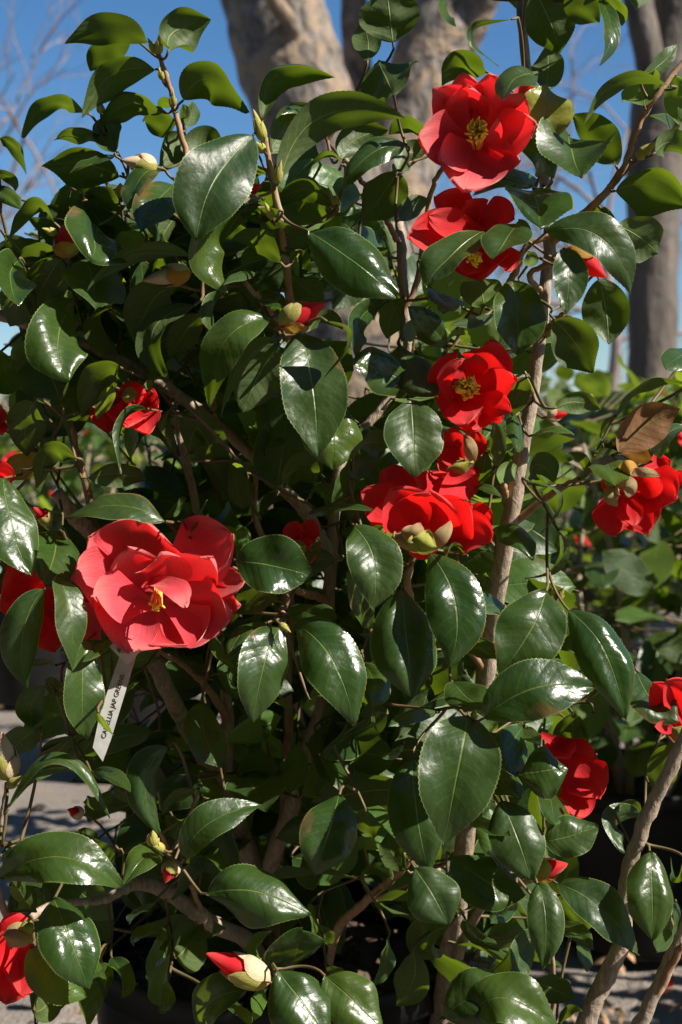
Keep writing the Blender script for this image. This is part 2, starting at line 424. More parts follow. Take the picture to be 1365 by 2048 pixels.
def plane_tree():
    D = 7.0
    base = GP(735, D)
    t = thing('shade_tree', 'massive pale mottled tree trunk forking into several thick limbs', 'tree', base, None)
    g = P(735, 1150, D)
    mb = MB()
    zb = [[*(base + [0, 0, -0.1]), 0.52], [*(base + [0.0, 0, 0.12]), 0.42], [*(base + [-0.02, 0, 0.5]), 0.36]]
    smooth_limb(mb, zb + [PD(722, 700, D, 138), PD(715, 560, D, 140), PD(690, 440, D, 132), PD(648, 310, D - .05, 108), PD(600, 190, D - .1, 104), PD(562, 70, D - .12, 104), PD(535, -60, D - .15, 100), PD(490, -300, D - .2, 90), PD(430, -620, D - .2, 70)], 28, 8, 0.006, 1)
    obj('trunk', mb.mesh('trunk'), M['plane'], t)
    mb = MB()
    smooth_limb(mb, [PD(740, 560, D, 110), PD(765, 430, D, 100), PD(800, 310, D, 82), PD(842, 200, D, 80), PD(872, 90, D, 80), PD(900, -30, D, 82), PD(930, -250, D, 70), PD(980, -600, D, 50)], 24, 8, 0.006, 2)
    obj('limb', mb.mesh('limb'), M['plane'], t)
    mb = MB()
    smooth_limb(mb, [PD(765, 430, D + .1, 40), PD(745, 300, D + .15, 34), PD(722, 190, D + .2, 30), PD(712, 80, D + .2, 28), PD(706, -60, D + .2, 26), PD(690, -400, D + .3, 16)], 16, 8, 0.006, 3)
    obj('limb', mb.mesh('limb'), M['plane'], t)
    mb = MB()
    smooth_limb(mb, [PD(590, 80, D - .3, 22), PD(575, 40, D - .42, 20), PD(548, 0, D - .5, 17), PD(525, -50, D - .55, 15), PD(480, -200, D - .6, 10)], 12, 6, 0.01, 4)
    obj('limb', mb.mesh('limb'), M['plane'], t)
    mb = MB()
    smooth_limb(mb, [PD(905, 100, D, 45), PD(950, 20, D - .1, 40), PD(985, -60, D - .2, 36), PD(1050, -260, D - .3, 28)], 14, 6, 0.008, 5)
    obj('limb', mb.mesh('limb'), M['plane'], t)
    rg = np.random.default_rng(31); mb = MB()
    for a in ([430, -620, 0.16], [980, -600, 0.12], [690, -400, 0.04], [480, -200, 0.025], [1050, -260, 0.07]):
        p = P(a[0], a[1], D)
        for k in range(3):
            bare_branches(mb, p, norm(np.array([rg.normal() * 0.6, rg.normal() * 0.5, 0.9])), 1.1, a[2] * 0.7, 4, rg)
    obj('crown', mb.mesh('crown'), M['far_bark'], t)
plane_tree()

def right_tree():
    D = 7.6
    base = GP(1306, D)
    t = thing('shade_tree', 'straight grey brown tree trunk forking in two near the top', 'tree', base)
    mb = MB()
    smooth_limb(mb, [[*(base + [0, 0, -0.1]), 0.33], [*(base + [0, 0, 0.1]), 0.25], [*(base + [0, 0, 0.45]), 0.19], PD(1306, 760, D, 50), PD(1306, 560, D, 51), PD(1310, 360, D, 56), PD(1322, 240, D, 62), PD(1340, 130, D, 56), PD(1362, 20, D, 52), PD(1385, -120, D, 48), PD(1420, -500, D, 36)], 24, 8, 0.008, 7)
    obj('trunk', mb.mesh('trunk'), M['trunk'], t)
    mb = MB()
    smooth_limb(mb, [PD(1330, 270, D, 46), PD(1312, 170, D - .05, 34), PD(1290, 70, D - .1, 30), PD(1272, -30, D - .1, 28), PD(1240, -300, D, 20)], 14, 6, 0.01, 8)
    obj('limb', mb.mesh('limb'), M['trunk'], t)
    mb = MB()
    smooth_limb(mb, [PD(1312, 60, D, 20), PD(1318, 20, D, 18), PD(1322, -40, D, 16), PD(1330, -200, D, 12)], 10, 6, 0.01, 9)
    obj('limb', mb.mesh('limb'), M['trunk'], t)
    rg = np.random.default_rng(5); mb = MB()
    for (a, b, r) in ((1420, -500, .08), (1240, -300, .05), (1272, -30, .03)):
        for k in range(3):
            bare_branches(mb, P(a, b, D), norm(np.array([rg.normal() * 0.7 - .3, rg.normal() * 0.5, 0.8])), 0.9, r * .7, 4, rg)
    obj('crown', mb.mesh('crown'), M['far_bark'], t)
right_tree()

def bare_tree(px, D, H, label, seed, droop=0.0, lean=0.0, depth=5, r=0.075):
    rg = np.random.default_rng(seed)
    base = GP(px, D)
    t = thing('bare_tree', label, 'tree', base, 'leafless trees in the distance')
    pts = np.array([[*(base + [lean * z, 0, z - 0.1]), r * (1.25 - 0.6 * z / H)] for z in np.linspace(0, H * 0.45, 6)])
    pts[1:, :2] += rg.standard_normal((5, 2)) * 0.05 * H / 8
    mb = MB(); smooth_limb(mb, pts, 10, 4, 0.01, seed)
    obj('trunk', mb.mesh('trunk'), M['far_bark'], t)
    mb = MB()
    for k in range(7):
        p = pts[-1 - (k % 3), :3]
        bare_branches(mb, p, norm(np.array([rg.normal() * 0.7, rg.normal() * 0.5, 0.75])), H * 0.2, r * 0.5, depth - 1, rg, droop)
    obj('crown', mb.mesh('crown'), M['far_bark'], t)
bare_tree(-60, 17, 7.0, 'leafless tree nearest beyond the shrub with wide reaching grey branches', 3, 0.0, 0.03)
bare_tree(1215, 15, 6.8, 'leafless weeping tree seen between the two big trunks', 12, 0.16, 0.0, 5, 0.055)
bare_tree(1130, 30, 9.0, 'slim leafless tree far behind the straight grey brown trunk', 14, 0.02)
bare_tree(60, 34, 8.0, 'pale leafless tree far off above the back row of shrubs', 18, 0.02)
bare_tree(1420, 26, 9.0, 'leafless tree far off beyond the straight grey brown trunk', 22, 0.05)
bare_tree(330, 38, 9.5, 'distant leafless tree showing through gaps in the upper shrub', 25, 0.02)

# unseen evergreens added behind and beside the camera to block sky light
def evergreen(x, y, H, R, label, seed):
    rg = np.random.default_rng(seed); base = np.array([x, y, 0.0])
    t = thing('added_evergreen', label, 'tree', tuple(base), 'added evergreens blocking sky light')
    mb = MB(); smooth_limb(mb, [[x, y, -0.05, 0.1], [x + .02, y, H * 0.4, 0.07], [x, y + .02, H * 0.95, 0.02]], 10, 5, 0.02, seed)
    obj('trunk', mb.mesh('trunk'), M['trunk'], t)
    n = 5200; z = rg.uniform(0.06, 1.0, n); th = rg.uniform(0, 6.283, n)
    rr = R * (1.05 - 0.62 * z ** 1.6) * np.sqrt(rg.uniform(0.25, 1.0, n)) * (1 + 0.15 * np.sin(5 * th + 9 * z))
    c = np.stack([x + rr * np.cos(th), y + rr * np.sin(th), z * H], -1)
    d = norm(rg.standard_normal((n, 3)) + np.stack([np.cos(th), np.sin(th), 0.2 + 0 * th], -1)); s_ = norm(np.cross(d, rg.standard_normal((n, 3))))
    L = rg.uniform(0.06, 0.11, n)[:, None]
    V = np.stack([c - d * L, c + s_ * L * 0.5, c + d * L, c - s_ * L * 0.5], 1).reshape(-1, 3)
    me = mesh_from('crown', V, [(4 * i, 4 * i + 1, 4 * i + 2, 4 * i + 3) for i in range(n)], np.tile([[0, .5], [.5, 1], [1, .5], [.5, 0]], (n, 1)))
    obj('crown', me, M['leaf'], t, kind='stuff')
for i in range(8):
    evergreen(-4.6 + 1.15 * i, -2.6 - 0.25 * (i % 2), 4.5 + 0.4 * math.sin(i * 2.1), 0.9, 'added unseen evergreen blocking sky light in front of the shrub', 300 + i)
for i in range(5):
    evergreen(-2.5 - 0.3 * (i % 2), -1.7 + 1.05 * i, 3.6 + 0.3 * math.sin(i * 1.7), 0.85, 'added unseen evergreen blocking sky light beside the shrub', 330 + i)
# ------------------------------------------------------------------ blades: leaves, petals and sepals swept along a midrib
SUNUP = norm(np.array([0.45, -0.25, 0.85]))
def leaf_profile(u):
    a = (u ** 0.72) * ((1 - u) ** 0.72) / 0.3686
    return a * (1 - 0.42 * np.clip((u - 0.72) / 0.28, 0, 1) ** 1.3)      # drawn out into a point
def petal_profile(u):
    a = 0.24 + 0.76 * np.clip(u / 0.6, 0, 1) ** 1.2
    tip = np.sqrt(np.clip(1 - (np.clip(u - 0.58, 0, 1) / 0.42) ** 2.05, 0, 1))
    return a * tip
def sepal_profile(u):
    a = 0.55 + 0.45 * np.clip(u / 0.4, 0, 1) ** 0.8
    tip = np.sqrt(np.clip(1 - (np.clip(u - 0.4, 0, 1) / 0.6) ** 2.2, 0, 1))
    return a * tip

def blade(b, m, t, W, roll, kind='leaf', fold=0.22, twist=0.0, wave=0.05, curl=0.0, nu=60, nv=8, rg=rng, flip=1.0):
    """b, m, t: base, middle and tip of the midrib in space; W full width; roll 0 = upper face to the camera, 180 = underside"""
    b, m, t = map(np.asarray, (b, m, t))
    c = 2 * m - (b + t) / 2
    u = np.linspace(0, 1, nu)
    if kind != 'leaf': u = 1 - (1 - u) ** 1.35 * 1.0
    uu = u[:, None]
    mid = (1 - uu) ** 2 * b + 2 * uu * (1 - uu) * c + uu ** 2 * t
    T = norm(2 * (1 - uu) * (c - b) + 2 * uu * (t - c))
    Vw = norm(CAMP - mid)
    S0 = norm(np.cross(T, Vw)); N0 = norm(np.cross(S0, T))
    sgn = 1.0 if (S0[nu // 2] @ SUNUP) >= 0 else -1.0
    r = np.radians(roll + twist * (u - 0.5))[:, None] * sgn * flip
    N = np.cos(r) * N0 + np.sin(r) * S0
    S = np.cross(T, N)
    v = np.linspace(-1, 1, nv + 1)
    prof = {'leaf': leaf_profile, 'petal': petal_profile, 'sepal': sepal_profile}[kind](u)
    half = 0.5 * W * prof
    L = np.linalg.norm(t - b)
    ph = rg.uniform(0, 6.283, 6)
    V = np.zeros((nu, nv + 1, 3))
    for j, vv in enumerate(v):
        a = abs(vv)
        h = half.copy()
        if kind == 'leaf':
            if a > 0.99:
                saw = (np.arange(nu) % 2) * 2 - 1
                h = h * (1 + 0.0) + saw * 0.0065 * W * np.clip((u - 0.08) * 8, 0, 1)
            lift = fold * a ** 1.25 * half - curl * np.clip(a - 0.45, 0, 1) ** 1.6 * half * 2.2
            lift = lift + wave * W * 0.5 * a ** 1.5 * np.sin(u * 7 + ph[0] + (1.7 if vv > 0 else 0)) + 0.03 * W * a * np.sin(u * 15 + ph[1] * np.sign(vv))
            lift = lift + 0.035 * W * (np.sin(u * 4.2 + vv * 1.8 + ph[2]) * np.sin(vv * 2.6 + ph[3] + u * 2.0) + 0.5 * np.sin(u * 9.5 - vv * 4 + ph[5])) * np.clip(prof, 0, 1)
            lift = lift + 0.0035 * W * np.sin(u * 9 * 6.283 - a * 12 + ph[4]) * a * (1 - a) * 2
        else:
            ends = a if kind == 'petal' else a * 0.6
            lift = fold * a ** 1.8 * half - curl * np.clip(u - 0.55, 0, 1) ** 2 * W * 1.6
            lift = lift + wave * W * (0.25 + a) * u ** 1.6 * (np.sin(u * 5 + vv * 2.6 + ph[0]) + 0.55 * np.sin(vv * 7 + ph[1] + u * 4) + 0.35 * np.sin(vv * 13 + ph[2] + u * 3) * u)
        side = S * (vv * h)[:, None]
        V[:, j] = mid + side + N * lift[:, None]
        if kind == 'petal':                      # the end of a petal is broad, a little notched
            e = (0.015 * math.cos(vv * 3.0) - 0.035 * math.exp(-(vv * 5) ** 2) + 0.022 * math.sin(vv * 9 + ph[3]) + 0.012 * math.sin(vv * 17 + ph[4])) * L
            V[:, j] += T * (e * u ** 4)[:, None]
    uv = np.stack(np.broadcast_arrays(u[:, None], (v * 0.5 + 0.5)[None]), -1).reshape(-1, 2)
    return V.reshape(-1, 3), grid_faces(nu, nv + 1), uv

TILES = {}
for r_, y0 in zip('ABCEG', (0, 400, 800, 1200, 1608)):
    for c_, x0 in zip('123', (0, 440, 885)):
        TILES[r_ + c_] = (x0, y0, 480 / 1365)
TILES.update({'F1': (130, 1020, 370 / 1365), 'F2': (830, 130, 260 / 1365), 'F3': (800, 370, 260 / 1365), 'F4': (860, 670, 200 / 1365),
              'F5': (715, 920, 285 / 1365), 'F7': (1180, 890, 185 / 1365), 'F8': (0, 780, 400 / 1365), 'R': (1080, 760, 640 / 2048), 'Q': (0, 0, 1.0)})
def tp(tile, x, y):
    x0, y0, s = TILES[tile]
    return x0 + x * s, y0 + y * s

D0 = 0.80
BLOOMS = []
leaf_bases = []                                # (point, shrub) for the twigs
def add_leaf(tile, row, parent, mats='leaf'):
    bx, by, mx, my, tx, ty, w, roll, D = row[:9]
    p = row[9] if len(row) > 9 and row[9] is not None else None
    fold = row[10] if len(row) > 10 and row[10] is not None else None
    mat = row[11] if len(row) > 11 else mats
    s = TILES[tile][2]
    d = D0 + D / 100.0
    B, Mi, Tp = tp(tile, bx, by), tp(tile, mx, my), tp(tile, tx, ty)
    k = d / FPX
    Lp = (math.hypot(Mi[0] - B[0], Mi[1] - B[1]) + math.hypot(Tp[0] - Mi[0], Tp[1] - Mi[1])) * k
    W = w * s * k
    Ln = max(W * 1.75, 0.05)
    if p is None:
        dz = math.sqrt(max(Ln ** 2 - Lp ** 2, 0.0)) if Ln > Lp else 0.0
        dz = min(dz, 0.05) * (1 if roll < 90 else -0.6) + 0.12 * Lp * rng.normal()
    else:
        dz = p * Lp
    if roll < 25:                    # leaves turn their upper face towards the light
        dz += 0.22 * (Tp[1] - B[1]) * k
        roll += 9
    bend = (0.07 + 0.10 * rng.uniform()) * Lp if roll < 60 else (-0.05 * Lp if roll > 130 else 0)
    b3 = P(*B, d + dz * 0.5); m3 = P(*Mi, d - bend); t3 = P(*Tp, d - dz * 0.5)
    if fold is None: fold = rng.uniform(0.08, 0.34) if roll < 90 else rng.uniform(0.0, 0.22)
    V, f, uv = blade(b3, m3, t3, W * 1.04, roll + rng.normal() * 6, 'leaf', fold, rng.normal() * 14, 0.05 + 0.07 * rng.uniform(), rng.uniform(0.0, 0.5) if rng.uniform() < 0.8 else rng.uniform(0.5, 0.85))
    o = obj('leaf', mesh_from('leaf', V, f, uv), M[mat], parent)
    leaf_bases.append((b3, norm(b3 - m3), parent))
    return o

def stem_pts(rows):
    return np.array([[*P(x, y, d), r * d / FPX] for x, y, d, r in rows])

# ------------------------------------------------------------------ flowers and buds
def add_stamens(parent, px, py, d, rpx, axis, n=42, length=0.022):
    """a brush of filaments tipped with anthers; axis points out of the flower"""
    c = P(px, py, d); ax = norm(np.asarray(axis, float)); R = rpx * d / FPX
    e1 = norm(np.cross(ax, [0.2, 0.3, 0.9])); e2 = np.cross(ax, e1)
    fm, am = MB(), MB()
    for i in range(n):
        a = rng.uniform(0, 6.283); q = math.sqrt(rng.uniform(0.05, 1))
        o0 = c - ax * length * 0.75 + (e1 * math.cos(a) + e2 * math.sin(a)) * R * 0.45 * q
        L = length * rng.uniform(0.75, 1.1)
        o2 = c + ax * (L - length * 0.75) + (e1 * math.cos(a) + e2 * math.sin(a)) * R * q * rng.uniform(0.85, 1.1)
        o1 = (o0 + o2) / 2 + ax * 0.002
        V, f, uv = tube(np.array([o0, o1, o2]), [0.0005, 0.00042, 0.0004], 5); fm.add(V, f, uv)
        d3 = norm(rng.standard_normal(3) + ax * 0.4); l = rng.uniform(0.0016, 0.0026)
        V, f, uv = tube(np.array([o2 - d3 * l, o2 - d3 * l * .5, o2, o2 + d3 * l * .6, o2 + d3 * l]), np.array([0.3, 0.9, 1, 0.9, 0.3]) * 0.00072, 6); am.add(V, f, uv)
    s = obj('stamens', fm.mesh('stamens'), M['filament'], parent, kind='stuff')
    obj('anthers', am.mesh('anthers'), M['anther'], parent, kind='stuff')

def flower(parent, tile, heart, Dc, petals, mat='petal', sepals=(), stamens=None, disc=0.010, ws=1.27, cup=0.6, wave=0.036, fold=0.34):
    """heart: pixel of the flower's base; petals rows (bx,by,mx,my,tx,ty,w,Dtip[,Dmid])"""
    s = TILES[tile][2]
    hx, hy = tp(tile, *heart); dc = D0 + Dc / 100
    c = P(hx, hy, dc)
    # the receptacle the petals grow from
    axis = norm(P(*tp(tile, petals[0][4], petals[0][5]), dc) - c + 1e-6)
    q = catmull(np.array([[*(c + FWD * 0.014), 0.003], [*(c + FWD * 0.009), 0.006], [*(c + FWD * 0.004), disc], [*(c + FWD * 0.002), disc * 0.8]]), 3)
    V, f, uv = tube(q[:, :3], q[:, 3], 12)
    fl = obj('flower', mesh_from('flower', V, f, uv), M[mat], parent)
    fl['_base'] = parent['_base']
    fl_children = []
    for row in petals:
        bx, by, mx, my, tx, ty, w, Dt = row[:8]
        Dm = row[8] if len(row) > 8 else (Dc + Dt) / 2 + cup
        db, dm, dt = dc, D0 + Dm / 100, D0 + Dt / 100
        b3 = P(*tp(tile, bx, by), db); m3 = P(*tp(tile, mx, my), dm); t3 = P(*tp(tile, tx, ty), dt)
        W = w * s * dm / FPX * ws
        V, f, uv = blade(b3, m3, t3, W, row[9] if len(row) > 9 else rng.normal() * 10, 'petal', fold, rng.normal() * 8, wave, rng.uniform(-0.1, 0.35), 30, 18)
        o = obj('petal', mesh_from('petal', V, f, uv), M[mat]); o.parent = fl
        fl_children.append(o)
    for row in sepals:
        bx, by, mx, my, tx, ty, w, Dt, sm = row
        d = D0 + Dt / 100
        b3 = P(*tp(tile, bx, by), d + 0.004); m3 = P(*tp(tile, mx, my), d - 0.006); t3 = P(*tp(tile, tx, ty), d)
        V, f, uv = blade(b3, m3, t3, w * s * d / FPX, 0, 'sepal', -0.4, 0, 0.07, 0.15, 20, 10)
        o = obj('sepal', mesh_from('sepal', V, f, uv), M[sm]); o.parent = fl
    if stamens:
        sx, sy, sd, sr, ax = stamens[:5]
        fl2 = fl
        x, y = tp(tile, sx, sy)
        class _P: pass
        n0 = len(bpy.data.objects)
        add_stamens_to(fl, x, y, D0 + sd / 100, sr * s, ax, *(stamens[5:]))
    leaf_bases.append((c + FWD * 0.012, FWD, parent))
    R_ = max(math.hypot(tp(tile, r[4], r[5])[0] - hx, tp(tile, r[4], r[5])[1] - hy) for r in petals)
    BLOOMS.append((hx, hy, R_, dc + 0.02))
    return fl

def add_stamens_to(fl, x, y, d, rpx, ax, n=42, length=0.020):
    add_stamens(fl, x, y, d, rpx, ax, n, length)

def bud(parent, tile, b, t, w, D, body='petal', shell=('sepal', 'sepal_cream'), open_=0.25, n=6, tilt=0.15):
    """a pointed egg of wrapped petals inside overlapping scales"""
    s = TILES[tile][2]; d = D0 + D / 100
    b3 = P(*tp(tile, *b), d + 0.003); t3 = P(*tp(tile, *t), d - tilt * 0.02)
    L = np.linalg.norm(t3 - b3); R = 0.5 * w * s * d / FPX
    ax = norm(t3 - b3); e1 = norm(np.cross(ax, FWD)); e2 = np.cross(ax, e1)
    def rad(u): return R * (np.sin(np.pi * np.clip(u, 0, 1) ** 0.72) ** 0.75) * (1 - 0.25 * u)
    u = np.linspace(0.0, 1, 18); ang = np.linspace(0, 2 * np.pi, 16, endpoint=False)
    rr = rad(u * 0.98 + 0.01)[:, None] * (0.93 + 0.07 * np.sin(3 * ang[None] + u[:, None] * 5))
    V = b3 + ax * (u[:, None, None] * L) + rr[..., None] * (np.cos(ang)[None, :, None] * e1 + np.sin(ang)[None, :, None] * e2)
    uv = np.stack(np.broadcast_arrays(u[:, None], ang[None] / 6.283), -1).reshape(-1, 2)
    bo = obj('bud', mesh_from('bud', V.reshape(-1, 3), grid_faces(18, 16, True), uv), M[{'sepal': 'bud_green', 'sepal_cream': 'bud_cream'}.get(body, body)], parent)
    bo['_base'] = parent['_base']
    for k in range(n):
        a0 = k * 2.4 + rng.uniform(0, 0.5); ue = (0.52 + 0.36 * k / n) * (1 - open_ * 0.35); us = np.linspace(0, 1, 9); vs = np.linspace(-1, 1, 9)
        wid = 0.95 * sepal_profile(us)
        eps = 1.03 + 0.035 * (n - k) / n
        U = us * ue
        A = a0 + vs[None] * wid[:, None] * 1.0
        RR = (rad(U + 0.005)[:, None] * eps + 0.0006 + open_ * 0.25 * R * (us ** 3)[:, None])
        Vs = b3 + ax * ((U * L)[:, None, None] - 0.0004) + RR[..., None] * (np.cos(A)[..., None] * e1 + np.sin(A)[..., None] * e2)
        uvs = np.stack(np.broadcast_arrays(us[:, None], (vs * .5 + .5)[None]), -1).reshape(-1, 2)
        o = obj('bud_scale', mesh_from('bud_scale', Vs.reshape(-1, 3), grid_faces(9, 9), uvs), M[{'sepal': 'bud_green', 'sepal_cream': 'bud_cream'}.get(shell[k % len(shell)], shell[k % len(shell)])]); o.parent = bo
    leaf_bases.append((b3, -ax, parent))
    return bo
# ------------------------------------------------------------------ the camellia in its pot
pot_c = np.array([(565 - 682.5) / FPX * 1.2, 1.2, 0.0])
pot(tuple(pot_c), 0.17, 0.33, 'wide black nursery pot holding the large camellia with its name tag')
shrub = thing('camellia_shrub', 'large glossy leaved camellia with big red flowers and white name tag', 'shrub', tuple(pot_c + [0, 0, 0.285]))
nb_c = np.array([(1130 - 682.5) / FPX * 0.9, 0.86, 0.0])
pot(tuple(nb_c), 0.15, 0.30, 'black nursery pot of the camellia whose two bare leaning stems show')
neigh = thing('camellia_shrub', 'neighbouring camellia with two thick bare leaning stems and few dark leaves', 'shrub', tuple(nb_c + [0, 0, 0.255]))

STEMS = {
 'main': [(880, 2055, 1.12, 24), (905, 1900, 1.08, 23), (918, 1780, 1.05, 21), (950, 1520, 1.0, 19), (972, 1340, .97, 19), (998, 1160, .94, 18), (1030, 980, .92, 17), (1062, 800, .91, 14), (1085, 640, .90, 13), (1099, 480, .90, 12), (1088, 350, .905, 11), (1055, 150, .92, 10), (1042, 0, .93, 9), (1035, -150, .95, 8)],
 'left': [(560, 2010, 1.19, 24), (552, 1880, 1.16, 23), (507, 1735, 1.12, 21), (470, 1640, 1.1, 20), (435, 1560, 1.07, 20), (375, 1455, 1.03, 18), (310, 1330, .985, 17), (245, 1200, .97, 17), (190, 1080, .96, 17), (150, 1035, .95, 16), (113, 983, .94, 13)],
 'centre': [(580, 2010, 1.2, 20), (548, 1800, 1.13, 18), (545, 1725, 1.1, 17), (588, 1605, 1.07, 17), (623, 1480, 1.05, 16), (650, 1390, 1.03, 15), (658, 1200, .985, 13), (665, 1090, .975, 12), (672, 1000, .97, 12), (682, 920, .97, 11), (706, 880, .97, 10), (765, 815, .97, 9), (815, 720, .97, 10), (808, 600, .96, 10), (803, 500, .96, 10), (797, 420, .97, 8), (792, 330, .98, 7)],
 'diagonal': [(672, 1120, .975, 12), (640, 1070, .965, 13), (608, 1020, .96, 13), (570, 980, .96, 12), (520, 925, .955, 12), (440, 855, .95, 12), (330, 772, .94, 12), (200, 702, .93, 12), (90, 660, .92, 11), (0, 630, .92, 10), (-110, 600, .93, 8)],
 'inner': [(452, 1560, 1.08, 12), (456, 1440, 1.05, 12), (440, 1300, 1.04, 9), (420, 1200, 1.03, 8), (404, 1067, 1.0, 8), (394, 1018, .99, 8), (373, 923, .985, 8), (352, 840, .98, 7), (340, 760, .98, 6)],
 'twig_fork': [(456, 1440, 1.05, 9), (415, 1375, 1.0, 7), (365, 1330, .97, 5), (316, 1300, .95, 5)],
 'leftup': [(340, 1385, 1.01, 8), (250, 1230, 1.0, 8), (193, 1060, .985, 8), (176, 986, .97, 8), (155, 905, .96, 7), (134, 815, .95, 7), (120, 700, .94, 6), (80, 600, .9, 5)],
 'tip_a': [(430, 850, .95, 7), (415, 620, .93, 7), (398, 440, .90, 6), (378, 330, .89, 6), (360, 262, .885, 6), (346, 205, .88, 5.5), (333, 150, .875, 5), (316, 106, .87, 4.5)],
 'tip_b': [(640, 900, .965, 8), (602, 730, .93, 8), (579, 590, .885, 8), (568, 490, .865, 7), (553, 400, .855, 7), (541, 335, .85, 6), (531, 275, .845, 5)],
 'tip_c': [(602, 760, .935, 6), (574, 674, .90, 5), (528, 607, .88, 5), (488, 562, .87, 5)],
 'right': [(1100, 500, .90, 8), (1115, 474, .895, 9), (1152, 440, .88, 8), (1200, 398, .87, 8), (1243, 345, .86, 7), (1268, 278, .85, 6), (1292, 225, .845, 6), (1325, 175, .84, 6), (1395, 90, .84, 5)],
 'right_b': [(1225, 370, .865, 6), (1258, 335, .86, 5), (1290, 308, .855, 5)],
 'f2twig': [(798, 640, .96, 6), (835, 560, .955, 6), (858, 400, .95, 5), (880, 345, .93, 5), (905, 300, .90, 5)],
 'cross_b': [(795, 480, .96, 7), (774, 440, .955, 6), (745, 395, .95, 6), (721, 357, .94, 5), (690, 318, .92, 5)],
 'spur': [(1090, 590, .9, 7), (1060, 551, .89, 6), (1113, 516, .875, 5)],
 'spur_b': [(1010, 580, .885, 7), (1033, 540, .88, 7), (1052, 495, .875, 6), (1100, 470, .87, 5)],
 'spur_c': [(1090, 662, .9, 8), (1110, 645, .885, 6), (1126, 628, .87, 5)],
 'spur_d': [(1012, 1005, .925, 8), (1008, 976, .91, 7), (997, 930, .89, 5)],
 'long_right': [(1022, 1050, .93, 8), (1092, 997, .91, 7), (1149, 962, .885, 6), (1198, 937, .87, 5), (1235, 965, .86, 5)],
 'f5twig': [(975, 1350, .97, 9), (938, 1300, .955, 8), (850, 1250, .94, 7), (818, 1190, .90, 8), (820, 1134, .87, 7), (835, 1105, .86, 5)],
 'side_twig': [(658, 1200, .985, 9), (620, 1190, .96, 8), (580, 1178, .93, 7), (568, 1215, .88, 6), (566, 1245, .85, 5)],
 'upright': [(560, 1720, 1.12, 8), (573, 1550, 1.08, 9), (577, 1450, 1.07, 9), (575, 1360, 1.06, 8), (580, 1180, 1.02, 6), (515, 1050, 1.0, 6), (512, 950, .99, 5)],
 'low_left': [(545, 1960, 1.17, 16), (500, 1885, 1.1, 17), (430, 1850, 1.03, 17), (390, 1822, 1.0, 16), (340, 1788, .965, 15), (290, 1768, .945, 14), (250, 1776, .935, 12), (205, 1800, .92, 8), (100, 1812, .92, 8), (50, 1842, .90, 9), (15, 1830, .885, 8), (0, 1790, .88, 7), (-12, 1720, .86, 7), (5, 1640, .85, 6), (15, 1565, .845, 5)],
 'low_twig': [(404, 1822, 1.0, 5), (390, 1790, .96, 5), (373, 1749, .93, 5), (352, 1720, .91, 5), (334, 1698, .90, 5), (322, 1665, .885, 4)],
 'low_mid': [(655, 2030, 1.12, 8), (660, 1924, 1.08, 8), (679, 1854, 1.04, 9), (721, 1812, 1.02, 9), (778, 1763, 1.0, 8), (815, 1724, .98, 7), (880, 1600, .95, 6)],
 'low_mid_b': [(742, 1800, 1.015, 5), (800, 1780, 1.0, 4), (880, 1740, .97, 4)],
 'low_right': [(895, 1960, 1.1, 12), (930, 1880, 1.05, 10), (975, 1800, 1.0, 8), (1060, 1760, .96, 6), (1090, 1730, .9, 5)],
 'thin_low': [(880, 2040, 1.12, 8), (1060, 2100, 1.02, 6), (1108, 2000, .99, 5), (1106, 1940, .98, 5), (1100, 1850, .96, 4)],
}
stem_net = {id(shrub): [], id(neigh): []}
def add_stem(rows, parent, mat, sub=7, seed=0):
    pts = stem_pts(rows)
    q = catmull(pts, sub)
    r = q[:, 3].copy(); n = len(q)
    nod = np.arange(n) % sub == 0                     # swollen nodes
    r[nod] *= 1.10; r *= 1 + 0.02 * np.random.default_rng(seed).standard_normal(n)
    q[1:-1, :3] += np.random.default_rng(seed + 1).standard_normal((n - 2, 3)) * 0.0003
    V, f, uv = tube(q[:, :3], r, 10, 0.02, True, seed)
    obj('stem', mesh_from('stem', V, f, uv), M[mat], parent)
    stem_net[id(parent)] += list(q[:, :3])
for i, (k, rows) in enumerate(STEMS.items()):
    add_stem(rows, shrub, 'stem' if rows[0][3] > 10.5 else 'stem_young', seed=i * 3)
add_stem([(1098, 2395, .875, 24), (1125, 2160, .86, 21), (1172, 2048, .85, 19), (1212, 1955, .845, 18), (1246, 1880, .84, 17), (1250, 1800, .835, 15), (1262, 1725, .83, 15), (1298, 1625, .82, 15), (1345, 1530, .81, 14), (1395, 1420, .80, 12)], neigh, 'stem', seed=81)
add_stem([(1175, 2400, .885, 18), (1228, 2165, .87, 16), (1282, 2048, .86, 15), (1330, 1945, .855, 14), (1372, 1850, .85, 13), (1430, 1740, .85, 11)], neigh, 'stem', seed=85)
add_stem([(1300, 2015, .858, 8), (1336, 1945, .85, 7), (1370, 1888, .845, 6)], neigh, 'stem_young', seed=88)

